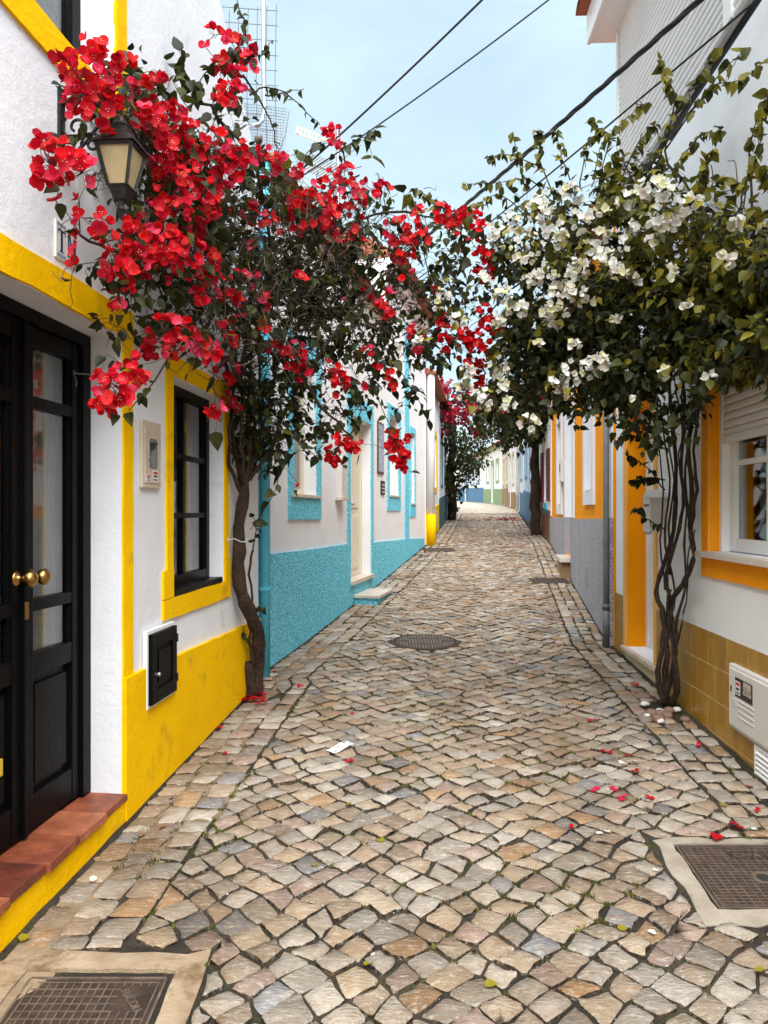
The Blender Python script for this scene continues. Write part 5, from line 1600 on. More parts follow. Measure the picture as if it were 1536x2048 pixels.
def flower_template(rs, open_=0.9, pointed=False):
    """three papery bracts round small pale flowers"""
    V, Fc, Mi = [], [], []
    for k in range(3):
        b, f = bract_template(rs, w=rs.uniform(.85, 1.05), pointed=pointed)
        a = 2 * math.pi * k / 3 + rs.uniform(-.25, .25)
        tilt = open_ + rs.uniform(-.35, .35)            # 0 closed, pi/2 flat
        ct, st = math.cos(tilt), math.sin(tilt)
        # blade: y -> outwards/up, z -> inward normal
        P = np.zeros_like(b)
        P[:, 0] = b[:, 0]; P[:, 1] = b[:, 1] * st - b[:, 2] * ct; P[:, 2] = b[:, 1] * ct + b[:, 2] * st
        ca, sa = math.cos(a), math.sin(a)
        Q = np.stack([P[:, 0] * ca - P[:, 1] * sa, P[:, 0] * sa + P[:, 1] * ca, P[:, 2]], 1)
        n = sum(len(v) for v in V)
        V.append(Q); Fc += [tuple(i + n for i in ff) for ff in f]; Mi += [0] * len(f)
    if rs.rand() < .45:
        for k in range(3):
            a = 2 * math.pi * k / 3 + .5
            c = np.array([math.cos(a) * .16, math.sin(a) * .16, .42])
            r = .055
            q = np.array([c + [r * math.cos(t), r * math.sin(t), 0] for t in (0, 1.57, 3.14, 4.71)])
            n = sum(len(v) for v in V)
            V.append(q); Fc.append((n, n + 1, n + 2, n + 3)); Mi.append(1)
    return np.concatenate(V), Fc, Mi

def frame(d, up):
    """3x3 with columns side, d, normal"""
    d = d / (np.linalg.norm(d) + 1e-9)
    s = np.cross(d, up); L = np.linalg.norm(s)
    if L < 1e-3: s = np.cross(d, np.array([1.0, .2, 0])); L = np.linalg.norm(s)
    s /= L
    return np.stack([s, d, np.cross(s, d)], 1)

LEAFT = [leaf_template(.62, .10, .14), leaf_template(.70, .22, .28), leaf_template(.55, -.06, .05), leaf_template(.66, .30, .38)]

class Vine:
    def __init__(s, thing_, seed):
        s.t = thing_; s.rs = np.random.RandomState(seed)
        s.nodes = []; s.rad = []; s.dirs = []
        s.wood = MB(); s.twig = MB()
        s.leaves = []; s.flowers = []
        s.arr = None
    def stem(s, pts, r0, r1, sides=8, wob=0.0, nodes=True, smooth=3, part='trunk', r_list=None):
        P = [Vector(p) for p in pts]
        # Catmull-Rom
        out = []
        for i in range(len(P) - 1):
            p0, p1, p2, p3 = P[max(i - 1, 0)], P[i], P[i + 1], P[min(i + 2, len(P) - 1)]
            for k in range(smooth):
                t = k / smooth
                out.append(0.5 * ((2 * p1) + (-p0 + p2) * t + (2 * p0 - 5 * p1 + 4 * p2 - p3) * t * t + (-p0 + 3 * p1 - 3 * p2 + p3) * t ** 3))
        out.append(P[-1])
        n = len(out)
        if wob: out = [p + Vector(s.rs.normal(0, wob, 3)) if 0 < i < n - 1 else p for i, p in enumerate(out)]
        rad = [r0 + (r1 - r0) * i / (n - 1) for i in range(n)]
        rad = [r * (1 + s.rs.uniform(-.16, .16) + (.22 if s.rs.rand() < .08 else 0)) for r in rad]
        mb = MB(); mb.tube(out, rad, sides)
        mb.build(part, BARK, s.t, smooth=True)
        if nodes:
            for i, p in enumerate(out):
                s.nodes.append(np.array(p)); s.rad.append(rad[i])
                q = out[min(i + 1, n - 1)] - out[max(i - 1, 0)]
                s.dirs.append(np.array(q.normalized()) if q.length else np.array([0, 0, 1.]))
        return out
    def grow(s, target, r_tip=.0016, avoid_tips=True, droop=.0, maxd=9, kink=.02):
        A = np.array(s.nodes)
        target = np.array(target)
        dv = A - target
        d = np.linalg.norm(dv, axis=1)
        cost = d + 0.10 * np.maximum(A[:, 2] - target[2], 0)
        i = int(np.argmin(cost))
        p0 = A[i]; dist = d[i]
        if dist < .015: return target, s.dirs[i]
        n = int(np.clip(dist / .07, 3, 12))
        d0 = s.dirs[i] * .35 + (target - p0) / dist * .65 + np.array([0, 0, .25])
        p1 = p0 + d0 * dist * .42
        p2 = target + (p0 - target) * .3 + np.array([0, 0, droop * dist + .04 * dist]) + s.rs.normal(0, .06 * dist, 3)
        rb = min(s.rad[i] * .7, r_tip + .010 * dist)
        pts, rr = [], []
        for k in range(n + 1):
            t = k / n
            q = (1 - t) ** 3 * p0 + 3 * (1 - t) ** 2 * t * p1 + 3 * (1 - t) * t * t * p2 + t ** 3 * target
            if 0 < k < n: q = q + s.rs.normal(0, kink * dist / n * 4, 3)
            pts.append(Vector(q)); rr.append(rb + (r_tip - rb) * t)
        s.twig.tube(pts, rr, 4 if rb > .004 else 3, cap=False)
        for k in range(1, n + 1):
            s.nodes.append(np.array(pts[k])); s.rad.append(rr[k])
            e = pts[k] - pts[k - 1]; s.dirs.append(np.array(e.normalized()) if e.length else np.array([0, 0, 1.]))
        return target, s.dirs[-1]
    def leaf(s, p, d, up, size, tint):
        s.leaves.append((np.array(p), np.array(d), np.array(up), size, tint, s.rs.randint(len(LEAFT))))
    def clump(s, p, n, spread, size, tints, hang=.5, stems=True):
        for k in range(n):
            off = s.rs.normal(0, 1, 3); off /= np.linalg.norm(off) + 1e-6
            q = p + off * spread * s.rs.uniform(.15, 1)
            d = off * .8 + np.array([0, 0, -hang]) + s.rs.normal(0, .35, 3)
            up = np.array([0, -.25, 1.0]) + s.rs.normal(0, .45, 3)
            s.leaf(q, d, up, size * s.rs.uniform(.5, 1.4), tints[s.rs.randint(len(tints))])
            if stems and s.rs.rand() < .5:
                s.twig.tube([Vector(p), Vector((p + q) / 2 + s.rs.normal(0, .008, 3)), Vector(q)], .0013, 3, cap=False)
    def flower(s, p, d, size, tint):
        s.flowers.append((np.array(p), np.array(d), size, tint))
    def cluster(s, p, r, n, size, tints, face=(0.0, -.8, .2)):
        p = np.array(p)
        for k in range(n):
            off = s.rs.normal(0, 1, 3); off /= np.linalg.norm(off) + 1e-6
            off *= r * s.rs.uniform(.45, 1.0) if n > 1 else 0
            d = off / (r + 1e-6) + np.array(face) + s.rs.normal(0, .3, 3)
            s.flower(p + off, d, size * s.rs.uniform(.8, 1.15), tints[s.rs.randint(len(tints))])
            if n > 1: s.twig.tube([Vector(p), Vector(p + off * .6 + s.rs.normal(0, .01, 3)), Vector(p + off)], .0013, 3, cap=False)
    def clear(s, test):
        s.leaves = [l for l in s.leaves if not test(l[0])]
        s.flowers = [f for f in s.flowers if not test(f[0])]
    def finish(s, big_leaf=250, big_flower=290, centre_tint=(.8, .75, .55), flower_names='flower', pointed=False):
        s.twig.build('twigs', TWIG, s.t)['kind'] = 'stuff'
        # flowers: variants shared as mesh data
        base = base_of(s.t)
        if s.flowers:
            var = [flower_template(s.rs, o_, pointed) for o_ in (.45, .7, .95, 1.1, 1.0, .6, .85, 1.25, .5, .9, .75, 1.05)]
            s.flowers.sort(key=lambda f: f[0][1] - 3 * f[2])
            meshes = {}
            rest = MB()
            for idx, (p, d, size, tint) in enumerate(s.flowers):
                vi = s.rs.randint(len(var)); V, Fc, Mi = var[vi]
                d = d / (np.linalg.norm(d) + 1e-9)
                Fm = frame(np.cross(d, np.array([.3, .2, .9])) + 1e-4, d)      # columns side, y, normal=d
                a = s.rs.uniform(0, 6.28)
                x, y = Fm[:, 0], Fm[:, 1]
                Rm = np.stack([x * math.cos(a) + y * math.sin(a), -x * math.sin(a) + y * math.cos(a), d], 1)
                if idx < big_flower:
                    key = (vi, tint)
                    if key not in meshes:
                        m1 = MB()
                        for f, mi in zip(Fc, Mi): pass
                        m1.v = [tuple(v) for v in V]; m1.f = list(Fc); m1.m = list(Mi)
                        m1.t = [tint if mi == 0 else centre_tint for mi in Mi]
                        ob = m1.build(flower_names, [BRACT, BRACT], None, smooth=True)
                        meshes[key] = ob.data
                        bpy.data.objects.remove(ob)
                    ob = bpy.data.objects.new(flower_names, meshes[key]); COL.objects.link(ob)
                    M = Matrix([[Rm[r][c] * size for c in range(3)] + [p[r] - base[r]] for r in range(3)] + [[0, 0, 0, 1]])
                    ob.parent = s.t; ob.matrix_local = M
                else:
                    Q = V @ (Rm.T * size) + p
                    n = len(rest.v); rest.v += [tuple(q) for q in Q]
                    rest.f += [tuple(i + n for i in f) for f in Fc]; rest.m += Mi
                    rest.t += [tint if mi == 0 else centre_tint for mi in Mi]
            if rest.f:
                ob = rest.build('flowers', [BRACT, BRACT], s.t, smooth=True); ob['kind'] = 'stuff'
        s.leaves.sort(key=lambda f: f[0][1] / f[3])
        lm = {}
        rest = MB()
        for idx, (p, d, up, size, tint, vi) in enumerate(s.leaves):
            V, Fc = LEAFT[vi]
            Fm = frame(d, up)
            if idx < big_leaf:
                key = (vi, tint)
                if key not in lm:
                    m1 = MB(); m1.v = [tuple(v) for v in V]; m1.f = list(Fc); m1.m = [0] * len(Fc); m1.t = [tint] * len(Fc)
                    ob = m1.build('leaf', LEAF, None, smooth=True); lm[key] = ob.data; bpy.data.objects.remove(ob)
                ob = bpy.data.objects.new('leaf', lm[key]); COL.objects.link(ob)
                M = Matrix([[Fm[r][c] * size for c in range(3)] + [p[r] - base[r]] for r in range(3)] + [[0, 0, 0, 1]])
                ob.parent = s.t; ob.matrix_local = M
            else:
                Q = V @ (Fm.T * size) + p
                n = len(rest.v); rest.v += [tuple(q) for q in Q]
                rest.f += [tuple(i + n for i in f) for f in Fc]; rest.m += [0] * len(Fc); rest.t += [tint] * len(Fc)
        if rest.f:
            ob = rest.build('foliage', LEAF, s.t, smooth=True); ob['kind'] = 'stuff'

def interp(x, tab): return float(np.interp(x, [t[0] for t in tab], [t[1] for t in tab]))

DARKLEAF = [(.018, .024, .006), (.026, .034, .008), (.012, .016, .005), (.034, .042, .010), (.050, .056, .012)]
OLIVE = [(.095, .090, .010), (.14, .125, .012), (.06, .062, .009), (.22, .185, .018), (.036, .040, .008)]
REDS = [(.66, .005, .012), (.52, .004, .016), (.74, .012, .014), (.66, .014, .05), (.74, .05, .12), (.42, .003, .012), (.62, .006, .022), (.36, .002, .014), (.70, .03, .03)]
REDS_DEEP = [(.55, .003, .010), (.62, .004, .010), (.46, .003, .012), (.66, .006, .012)]
WHITES = [(.78, .76, .68), (.82, .81, .76), (.74, .71, .60), (.74, .71, .44), (.82, .82, .79), (.70, .62, .55)]

# ---- red bougainvillea
VR = thing('bougainvillea', 'red flowering bougainvillea climbing from the corner of the yellow-trimmed house', 'bougainvillea', (W(512, 1390, 5.45).x, 5.45, gz(5.45)))
v = Vine(VR, 31)
def tp(px, py, d): return W(px, py, d)
v.stem([tp(514, 1400, 5.42), tp(516, 1340, 5.40), tp(519, 1290, 5.34), tp(510, 1250, 5.25), tp(490, 1205, 5.10), tp(478, 1150, 5.0), tp(478, 1080, 4.98), tp(482, 1010, 5.0), tp(492, 950, 5.02)], .047, .036, 12, .005, part='trunk')
v.stem([tp(503, 1395, 5.36), tp(500, 1360, 5.34), tp(499, 1325, 5.31)], .040, .034, 9, .003, nodes=False, part='stump')
v.stem([tp(508, 1330, 5.3), tp(500, 1280, 5.28), tp(506, 1220, 5.2), tp(500, 1150, 5.1), tp(506, 1100, 5.08)], .012, .007, 6, .004, part='shoot')
ups = [((486, 985), (470, 900), (462, 820), (455, 740), 4.85), ((490, 965), (490, 880), (498, 790), (500, 690), 4.95), ((494, 955), (520, 880), (540, 800), (560, 700), 4.95),
       ((488, 975), (478, 890), (486, 800), (470, 700), 4.75), ((496, 950), (505, 870), (520, 780), (515, 660), 5.0), ((498, 960), (540, 900), (555, 850), (600, 760), 4.9),
       ((484, 990), (460, 930), (458, 860), (475, 760), 4.8), ((492, 960), (500, 860), (480, 760), (500, 640), 4.9)]
for a, b, c, d, dd in ups:
    v.stem([tp(a[0], a[1], 5.0), tp(b[0], b[1], dd + .1), tp(c[0], c[1], dd), tp(d[0], d[1], dd)], .014, .008, 7, .006, part='stem')
# main limbs out over the wall and the lane
limbs = [[(470, 740, 4.75), (440, 600, 4.4), (400, 480, 3.9), (340, 380, 3.4), (270, 270, 3.05), (200, 180, 2.8)],
         [(500, 690, 4.9), (450, 520, 4.5), (420, 400, 4.1), (380, 330, 3.7), (300, 250, 3.2)],
         [(515, 660, 4.95), (540, 480, 4.6), (510, 340, 4.2), (455, 255, 4.0), (405, 205, 3.9), (375, 215, 3.85)],
         [(500, 640, 4.9), (380, 560, 4.0), (300, 520, 3.3), (220, 500, 2.9), (160, 470, 2.72)],
         [(560, 700, 4.95), (620, 560, 5.0), (690, 460, 5.1), (780, 420, 5.3), (880, 440, 5.4), (960, 470, 5.4)],
         [(600, 760, 4.9), (680, 650, 5.0), (760, 560, 5.1), (800, 540, 5.2), (880, 640, 5.3)],
         [(515, 660, 4.95), (590, 500, 4.9), (640, 420, 4.9), (690, 330, 5.0), (665, 270, 5.0)],
         [(600, 760, 4.9), (660, 830, 5.0), (700, 870, 5.1)],
         [(455, 740, 4.75), (420, 680, 4.2), (360, 660, 3.7), (290, 700, 3.1), (240, 740, 2.85)],
         [(490, 790, 4.8), (460, 720, 4.3), (430, 740, 4.0)]]
for L in limbs: v.stem([tp(*q) for q in L], .014, .005, 6, .008, part='limb')

RED_D = [(40, 2.50), (60, 2.52), (150, 2.66), (250, 2.90), (350, 3.30), (450, 3.90), (550, 4.60), (650, 5.0), (800, 5.25), (1000, 5.4)]
def rdepth(x, y):
    d = interp(x, RED_D)
    if y > 690 and 430 < x < 620: d = max(d, 4.75)
    if y > 840: d = max(d, 5.0)
    return d
def wallfix(p, F, omin):
    o_ = F.off(p)
    if o_ < omin:
        k = omin - o_ + .02
        p = p + np.array([F.nx, F.ny, 0]) * k
    return p
RC = [(130,120,16,3),(190,95,22,5),(160,160,42,12),(205,175,40,10),(250,130,20,4),(200,215,45,10),(160,200,35,8),(270,190,35,7),(295,160,14,2),(322,165,14,2),(330,228,38,10),(365,245,25,5),
 (100,330,46,14),(165,345,32,8),(112,403,10,1),(158,398,12,1),(200,360,20,4),(300,265,35,7),(345,275,42,12),(310,235,25,5),(285,225,25,4),
 (428,70,12,2),(452,72,14,2),(411,95,10,1),(464,86,8,1),(486,95,20,4),(445,135,22,5),(468,155,25,6),(452,185,24,7),(490,130,18,4),
 (380,345,52,20),(430,300,42,14),(470,330,38,11),(392,400,45,14),(340,365,38,10),(442,372,38,11),(480,300,20,4),(355,420,32,7),(310,400,26,6),(420,420,32,8),(330,310,35,9),(300,330,26,6),
 (502,428,24,5),(527,440,16,3),(562,465,10,1),(545,330,30,6),(560,325,14,3),(590,345,15,3),(520,300,12,2),(500,490,10,1),
 (148,452,22,4),(200,436,14,2),(150,500,9,1),(151,530,11,1),(205,470,20,3),
 (238,480,34,8),(290,490,36,8),(250,550,32,7),(225,525,25,5),(330,500,32,8),(372,530,30,7),(385,482,22,4),(268,515,25,5),(310,540,28,6),(350,470,25,5),(230,600,18,3),(245,575,20,3),
 (300,430,36,7),(270,455,20,3),(415,470,28,5),(420,510,20,3),
 (425,560,26,5),(458,605,22,4),(470,590,14,2),(400,585,22,3),(480,555,14,2),
 (328,662,32,7),(312,695,28,6),(350,690,22,4),(405,695,24,5),(438,742,24,5),(420,715,22,4),(445,660,16,2),
 (258,745,26,6),(218,770,26,7),(205,800,18,4),(238,790,24,5),(225,825,10,1),(275,730,14,2),(280,755,12,2),
 (438,792,12,2),(430,818,18,4),(452,812,14,3),
 (660,262,18,6),(672,285,12,3),
 (640,395,30,8),(690,370,38,11),(740,380,28,7),(690,342,18,3),(620,405,24,5),(712,410,24,5),(670,420,26,6),(765,385,16,3),(660,360,22,4),
 (600,440,26,6),(570,440,14,2),(652,440,26,6),(590,400,22,5),
 (662,478,9,1),(682,470,16,3),(712,462,14,3),(722,480,10,1),(600,557,11,2),
 (788,468,24,6),(820,495,28,8),(810,520,22,4),(838,480,20,4),(815,455,14,2),(800,450,12,2),
 (846,438,22,4),(880,430,24,5),(905,430,26,7),(940,440,22,5),(958,460,16,3),(918,455,22,4),
 (948,492,22,5),(985,525,22,5),(978,552,18,4),(962,520,20,4),
 (968,632,22,5),(1002,650,20,6),(980,660,16,3),
 (890,650,22,5),(908,680,32,9),(935,675,26,6),(940,710,34,10),(965,735,32,9),(970,765,16,4),(885,690,20,4),(960,690,22,4),(990,720,14,3),
 (585,715,32,9),(560,700,22,4),(610,735,24,5),(600,750,16,3),(545,695,14,2),
 (672,742,12,3),(680,760,14,4),(662,752,12,3),(672,792,6,1),(655,725,6,1),
 (800,885,22,12),(800,910,20,9),(808,935,10,3),(782,895,10,3),(785,870,10,2),
 (690,880,16,5),(705,895,14,4),(660,905,14,4),(680,915,14,4),(720,888,6,1),
 (552,914,9,1),(595,967,9,1),
 (780,592,10,2),(742,600,8,1),(760,618,12,3),(785,625,12,2),(820,660,14,3),(865,578,10,2),(805,560,8,1),(690,600,10,1),(730,580,10,1),
 (785,768,12,2),(733,772,8,1),(778,742,8,1),(760,735,8,1),(735,705,10,2),(748,730,6,1),(800,745,6,1),(840,690,12,2),
 (480,640,14,2),(530,600,12,2),(525,650,14,2),(460,680,12,2),(380,640,14,2),(515,560,12,2)]
# branches first to cluster centres, nearest to the wood first
targets = []
for (x, y, r, n) in RC:
    d = rdepth(x, y) - .12 + v.rs.uniform(-.1, .1)
    p = wallfix(np.array(W(x, y, d)), FL, .05 + r / FPX * d * .8)
    targets.append((p, r / FPX * d, n, y > 840))
# leafy / twiggy regions: (x, y, rx, ry, n clumps, leaves per clump)
RL = [(230, 200, 110, 80, 34, 5), (330, 330, 120, 90, 44, 5), (400, 420, 130, 120, 60, 5), (440, 540, 120, 110, 60, 3), (300, 520, 110, 80, 40, 4), (560, 480, 110, 130, 90, 4),
      (650, 520, 110, 120, 100, 4), (600, 640, 120, 90, 80, 4), (720, 600, 100, 110, 70, 4), (700, 440, 90, 60, 40, 3), (830, 520, 70, 80, 28, 4), (880, 600, 60, 60, 20, 4), (520, 740, 90, 90, 50, 5),
      (500, 840, 60, 80, 44, 6), (560, 850, 70, 60, 26, 5), (640, 800, 90, 60, 30, 5), (760, 680, 80, 50, 30, 5), (780, 780, 60, 60, 14, 4), (840, 700, 50, 40, 18, 5), (620, 880, 60, 40, 14, 5),
      (470, 900, 26, 50, 16, 6), (380, 640, 80, 60, 24, 4), (220, 330, 60, 60, 18, 5), (250, 640, 50, 40, 9, 5), (460, 250, 50, 80, 16, 5), (540, 370, 60, 50, 22, 5), (930, 480, 60, 60, 18, 5)]
leafs = []
for (x, y, rx, ry, n, k) in RL:
    for i in range(n):
        a, q = v.rs.uniform(0, 6.28), math.sqrt(v.rs.rand())
        xx, yy = x + rx * q * math.cos(a), y + ry * q * math.sin(a)
        d = rdepth(xx, yy) + max(v.rs.normal(.30, .24), .0)
        p = wallfix(np.array(W(xx, yy, d)), FL, .06)
        leafs.append((p, k))
allt = [(t_[0], 0, t_) for t_ in targets] + [(l[0], 1, l) for l in leafs]
seedp = np.array(v.nodes)
allt.sort(key=lambda q: np.min(np.linalg.norm(seedp - q[0], axis=1)))
for p, kind, dat in allt:
    if kind == 0:
        v.grow(p, .0022)
        low = dat[3]
        v.cluster(p, dat[1], int(dat[2] * 1.6) + (1 if dat[2] > 3 else 0), .034 if p[1] < 3.4 else (.041 if not low else .039), REDS if not (low or p[1] > 5.15) else REDS_DEEP)
        v.clump(p + np.array([0, .11, -.02]), 1 + dat[2] // 4, dat[1] * 1.2 + .03, .070, DARKLEAF)
    else:
        v.grow(p, .0016)
        v.clump(p, max(1, dat[1] + v.rs.randint(-1, 3)), .09, .060, DARKLEAF + OLIVE[2:3])
# bare tangle of fine twigs in the heart of the crown
for k in range(1500):
    x, y = v.rs.normal(580, 125), v.rs.normal(560, 105)
    if not (380 < x < 850 and 330 < y < 780): continue
    p = np.array(W(x, y, rdepth(x, y) + v.rs.normal(.1, .2)))
    p = wallfix(p, FL, .05)
    d = v.rs.normal(0, 1, 3); d /= np.linalg.norm(d)
    L = v.rs.uniform(.08, .26)
    q = p + d * L; m = (p + q) / 2 + v.rs.normal(0, .035, 3)
    if FL.off(q) < .02: continue
    v.twig.tube([Vector(p), Vector((p + m) / 2 + v.rs.normal(0, .01, 3)), Vector(m), Vector((m + q) / 2 + v.rs.normal(0, .01, 3)), Vector(q)], [.0032, .0028, .0024, .002, .0015], 3, cap=False)
    if v.rs.rand() < .15: v.clump(q, 1, .02, .06, DARKLEAF, stems=False)
# shoots standing clear against the sky and the walls, with single leaves
def shoot(v, pts, n, size, tints, r=.005, hang=.7):
    P = v.stem(pts, r, .0018, 5, .004, smooth=4, part='shoot')
    for k in range(n):
        i = int(len(P) * (.25 + .75 * k / n)); i = min(i, len(P) - 1)
        d = v.rs.normal(0, .6, 3) + np.array([0, 0, -hang]); up = np.array([0, -.6, .7]) + v.rs.normal(0, .4, 3)
        v.leaf(np.array(P[i]), d, up, size * v.rs.uniform(.7, 1.2), tints[v.rs.randint(len(tints))])
shoot(v, [tp(405, 205, 3.9), tp(385, 170, 3.88), tp(365, 130, 3.85), tp(360, 95, 3.85)], 14, .085, DARKLEAF)
shoot(v, [tp(405, 205, 3.9), tp(400, 160, 3.9), tp(440, 120, 3.9), tp(470, 100, 3.95)], 14, .07, DARKLEAF)
shoot(v, [tp(470, 110, 3.95), tp(490, 60, 4.0), tp(480, 20, 4.0), tp(465, -30, 4.0)], 14, .045, DARKLEAF)
shoot(v, [tp(485, 120, 3.95), tp(520, 110, 4.0), tp(540, 85, 4.0)], 12, .05, DARKLEAF)
shoot(v, [tp(500, 190, 4.1), tp(530, 175, 4.2), tp(570, 185, 4.3), tp(605, 215, 4.4), tp(640, 250, 4.6)], 10, .05, DARKLEAF, .006)
shoot(v, [tp(530, 190, 4.2), tp(560, 185, 4.3), tp(608, 178, 4.4)], 5, .045, DARKLEAF)
shoot(v, [tp(485, 150, 4.0), tp(520, 200, 4.1), tp(545, 250, 4.2), tp(556, 310, 4.3)], 4, .06, DARKLEAF, .007)
shoot(v, [tp(665, 285, 5.0), tp(700, 290, 5.0), tp(730, 272, 5.0), tp(752, 258, 5.0)], 14, .075, DARKLEAF)
shoot(v, [tp(600, 360, 4.8), tp(610, 310, 4.9), tp(640, 290, 4.95), tp(665, 280, 5.0)], 6, .085, DARKLEAF)
shoot(v, [tp(545, 870, 4.95), tp(560, 920, 4.9), tp(548, 985, 4.88), tp(500, 1060, 4.9)], 9, .085, DARKLEAF)
shoot(v, [tp(540, 840, 4.9), tp(580, 870, 4.85), tp(640, 920, 4.85)], 9, .075, DARKLEAF + OLIVE[:2])
shoot(v, [tp(506, 1100, 5.08), tp(512, 1060, 5.05), tp(505, 1030, 5.02)], 5, .06, DARKLEAF)
shoot(v, [tp(500, 1225, 5.2), tp(515, 1215, 5.15), tp(530, 1218, 5.1)], 6, .05, DARKLEAF)
shoot(v, [tp(500, 1290, 5.26), tp(490, 1275, 5.2), tp(486, 1255, 5.2)], 6, .045, DARKLEAF)
shoot(v, [tp(700, 870, 5.1), tp(715, 840, 5.1), tp(720, 800, 5.1), tp(700, 760, 5.1)], 10, .085, DARKLEAF)
shoot(v, [tp(700, 640, 5.0), tp(740, 760, 5.1), tp(780, 850, 5.15), tp(800, 880, 5.2)], 7, .085, DARKLEAF)
shoot(v, [tp(760, 640, 5.1), tp(790, 720, 5.1), tp(830, 790, 5.15), tp(860, 840, 5.2)], 14, .085, DARKLEAF)
shoot(v, [tp(350, 690, 3.6), tp(310, 760, 3.2), tp(260, 820, 2.95)], 3, .05, DARKLEAF)
shoot(v, [tp(160, 190, 2.75), tp(130, 175, 2.68), tp(112, 172, 2.65)], 3, .06, DARKLEAF)
shoot(v, [tp(190, 280, 2.8), tp(140, 270, 2.7), tp(100, 275, 2.62)], 8, .06, DARKLEAF)
for k in range(70):
    x, y = v.rs.uniform(120, 950), v.rs.uniform(300, 760)
    p = wallfix(np.array(W(x, y, rdepth(x, y) - v.rs.uniform(0, .15))), FL, .06)
    i = int(np.argmin(np.linalg.norm(np.array(v.nodes) - p, axis=1)))
    if np.linalg.norm(v.nodes[i] - p) < .25:
        v.grow(p, .0016); v.clump(p, 2, .05, .085, DARKLEAF + OLIVE[:3])
def hides_lantern(p):
    x, y = PCX + FPX * p[0] / p[1], PCY - FPX * (p[2] - EYE) / p[1]
    return (182 < x < 306 and 262 < y < 412 and p[1] < 3.1) or (85 < x < 146 and 412 < y < 545 and p[1] < 3.1)
v.clear(hides_lantern)
v.clear(lambda p: PCX + FPX * p[0] / p[1] < 190 and PCY - FPX * (p[2] - EYE) / p[1] > 590)
v.leaves = [(l[0], l[1], l[2], min(l[3], .052) if l[0][1] < 3.3 else l[3], l[4], l[5]) for l in v.leaves]
v.finish()
t = thing('tie_string', 'white string tying the red bougainvillea trunk to a wall eye', 'string', W(470, 1078, 4.98))
mb = MB(); c0 = W(478, 1080, 4.98)
mb.tube([c0 + Vector((.047 * math.cos(a), .047 * math.sin(a), .012 * math.sin(2 * a))) for a in np.linspace(0, 6.28, 22)], .003, 5)
e = Vector(FL.P(4.93, .012, 1.325)); mb.tube([c0 + Vector((-.04, -.03, 0)), (c0 + e) / 2, e], .003, 5)
mb.tube([e + Vector((.010 * math.cos(a) * .2, .010 * math.cos(a), .010 * math.sin(a))) for a in np.linspace(0, 6.28, 12)], .003, 5)
mb.build('string', STRING, t)

# ---- white bougainvillea
VW = thing('bougainvillea', 'white flowering bougainvillea with twisted stems beside the orange doorway', 'bougainvillea', (W(1338, 1405, 5.1).x, 5.1, gz(5.1)))
v = Vine(VW, 77)
def rd(px, o_=.085):
    return min(FR.D(px, o_), 5.15)
def ts(px, py, o_=.085): return W(px, py, rd(px, o_))
stems = [([(1332, 1412), (1316, 1365), (1322, 1300), (1330, 1235), (1312, 1185), (1328, 1130), (1346, 1060), (1352, 980), (1350, 900), (1340, 800), (1330, 700)], .026, .017),
         ([(1345, 1415), (1354, 1360), (1346, 1290), (1341, 1215), (1362, 1170), (1386, 1120), (1380, 1050), (1386, 980), (1376, 900), (1384, 830), (1400, 740), (1410, 640)], .028, .018),
         ([(1326, 1410), (1344, 1350), (1352, 1280), (1343, 1220), (1336, 1150), (1352, 1080), (1366, 1010), (1362, 920), (1372, 830), (1360, 720)], .022, .014),
         ([(1340, 1412), (1330, 1370), (1336, 1310), (1334, 1240), (1340, 1180)], .020, .016),
         ([(1350, 1400), (1348, 1330), (1362, 1250), (1374, 1180), (1376, 1120), (1390, 1060)], .009, .006),
         ([(1330, 1180), (1322, 1080), (1326, 980), (1318, 880), (1310, 780)], .010, .006), ([(1340, 1150), (1338, 1050), (1346, 960), (1335, 860), (1345, 740)], .010, .006),
         ([(1326, 1400), (1326, 1340), (1340, 1260), (1350, 1190), (1336, 1120), (1330, 1040), (1340, 960), (1330, 880), (1320, 800)], .012, .008), ([(1352, 1395), (1346, 1320), (1354, 1240), (1372, 1170), (1368, 1090), (1374, 1000), (1356, 930), (1366, 860), (1350, 780)], .013, .008),
         ([(1382, 1050), (1392, 980), (1388, 900), (1402, 800), (1440, 640)], .016, .011), ([(1378, 1040), (1370, 960), (1378, 880), (1365, 800), (1378, 700)], .012, .008)]
for pl, r0, r1 in stems: v.stem([ts(x, y, .06 + .03 * (i % 3)) for i, (x, y) in enumerate(pl)], r0 * .70, r1 * .68, 9, .004, part='stem')
WH_D = [(780, 5.55), (900, 5.45), (980, 5.3), (1100, 5.05), (1200, 4.75), (1300, 4.4), (1400, 4.05), (1536, 3.55), (1700, 3.05)]
limbs = [[(1330, 700), (1250, 600), (1150, 560), (1050, 560), (960, 640)], [(1345, 740), (1240, 680), (1130, 700), (1040, 760), (960, 800)], [(1360, 720), (1300, 560), (1220, 470), (1120, 430), (1030, 430)],
         [(1378, 700), (1350, 540), (1310, 430), (1260, 350), (1240, 300)], [(1410, 640), (1420, 520), (1400, 420), (1340, 330), (1330, 260)], [(1440, 640), (1480, 540), (1510, 450), (1500, 350)],
         [(1400, 740), (1440, 680), (1500, 640), (1560, 620)], [(1310, 780), (1230, 760), (1150, 780), (1080, 820)], [(1440, 640), (1520, 560), (1620, 500)], [(1384, 830), (1430, 760), (1500, 720), (1560, 700)]]
for L in limbs:
    pts = []
    for i, (x, y) in enumerate(L):
        d0 = interp(x, WH_D) + .25
        d0 = min(d0, rd(x, .1)) if x > 1250 else d0
        if i == 0: d0 = rd(x)
        pts.append(W(x, y, d0))
    v.stem(pts, .013, .005, 6, .01, part='limb')
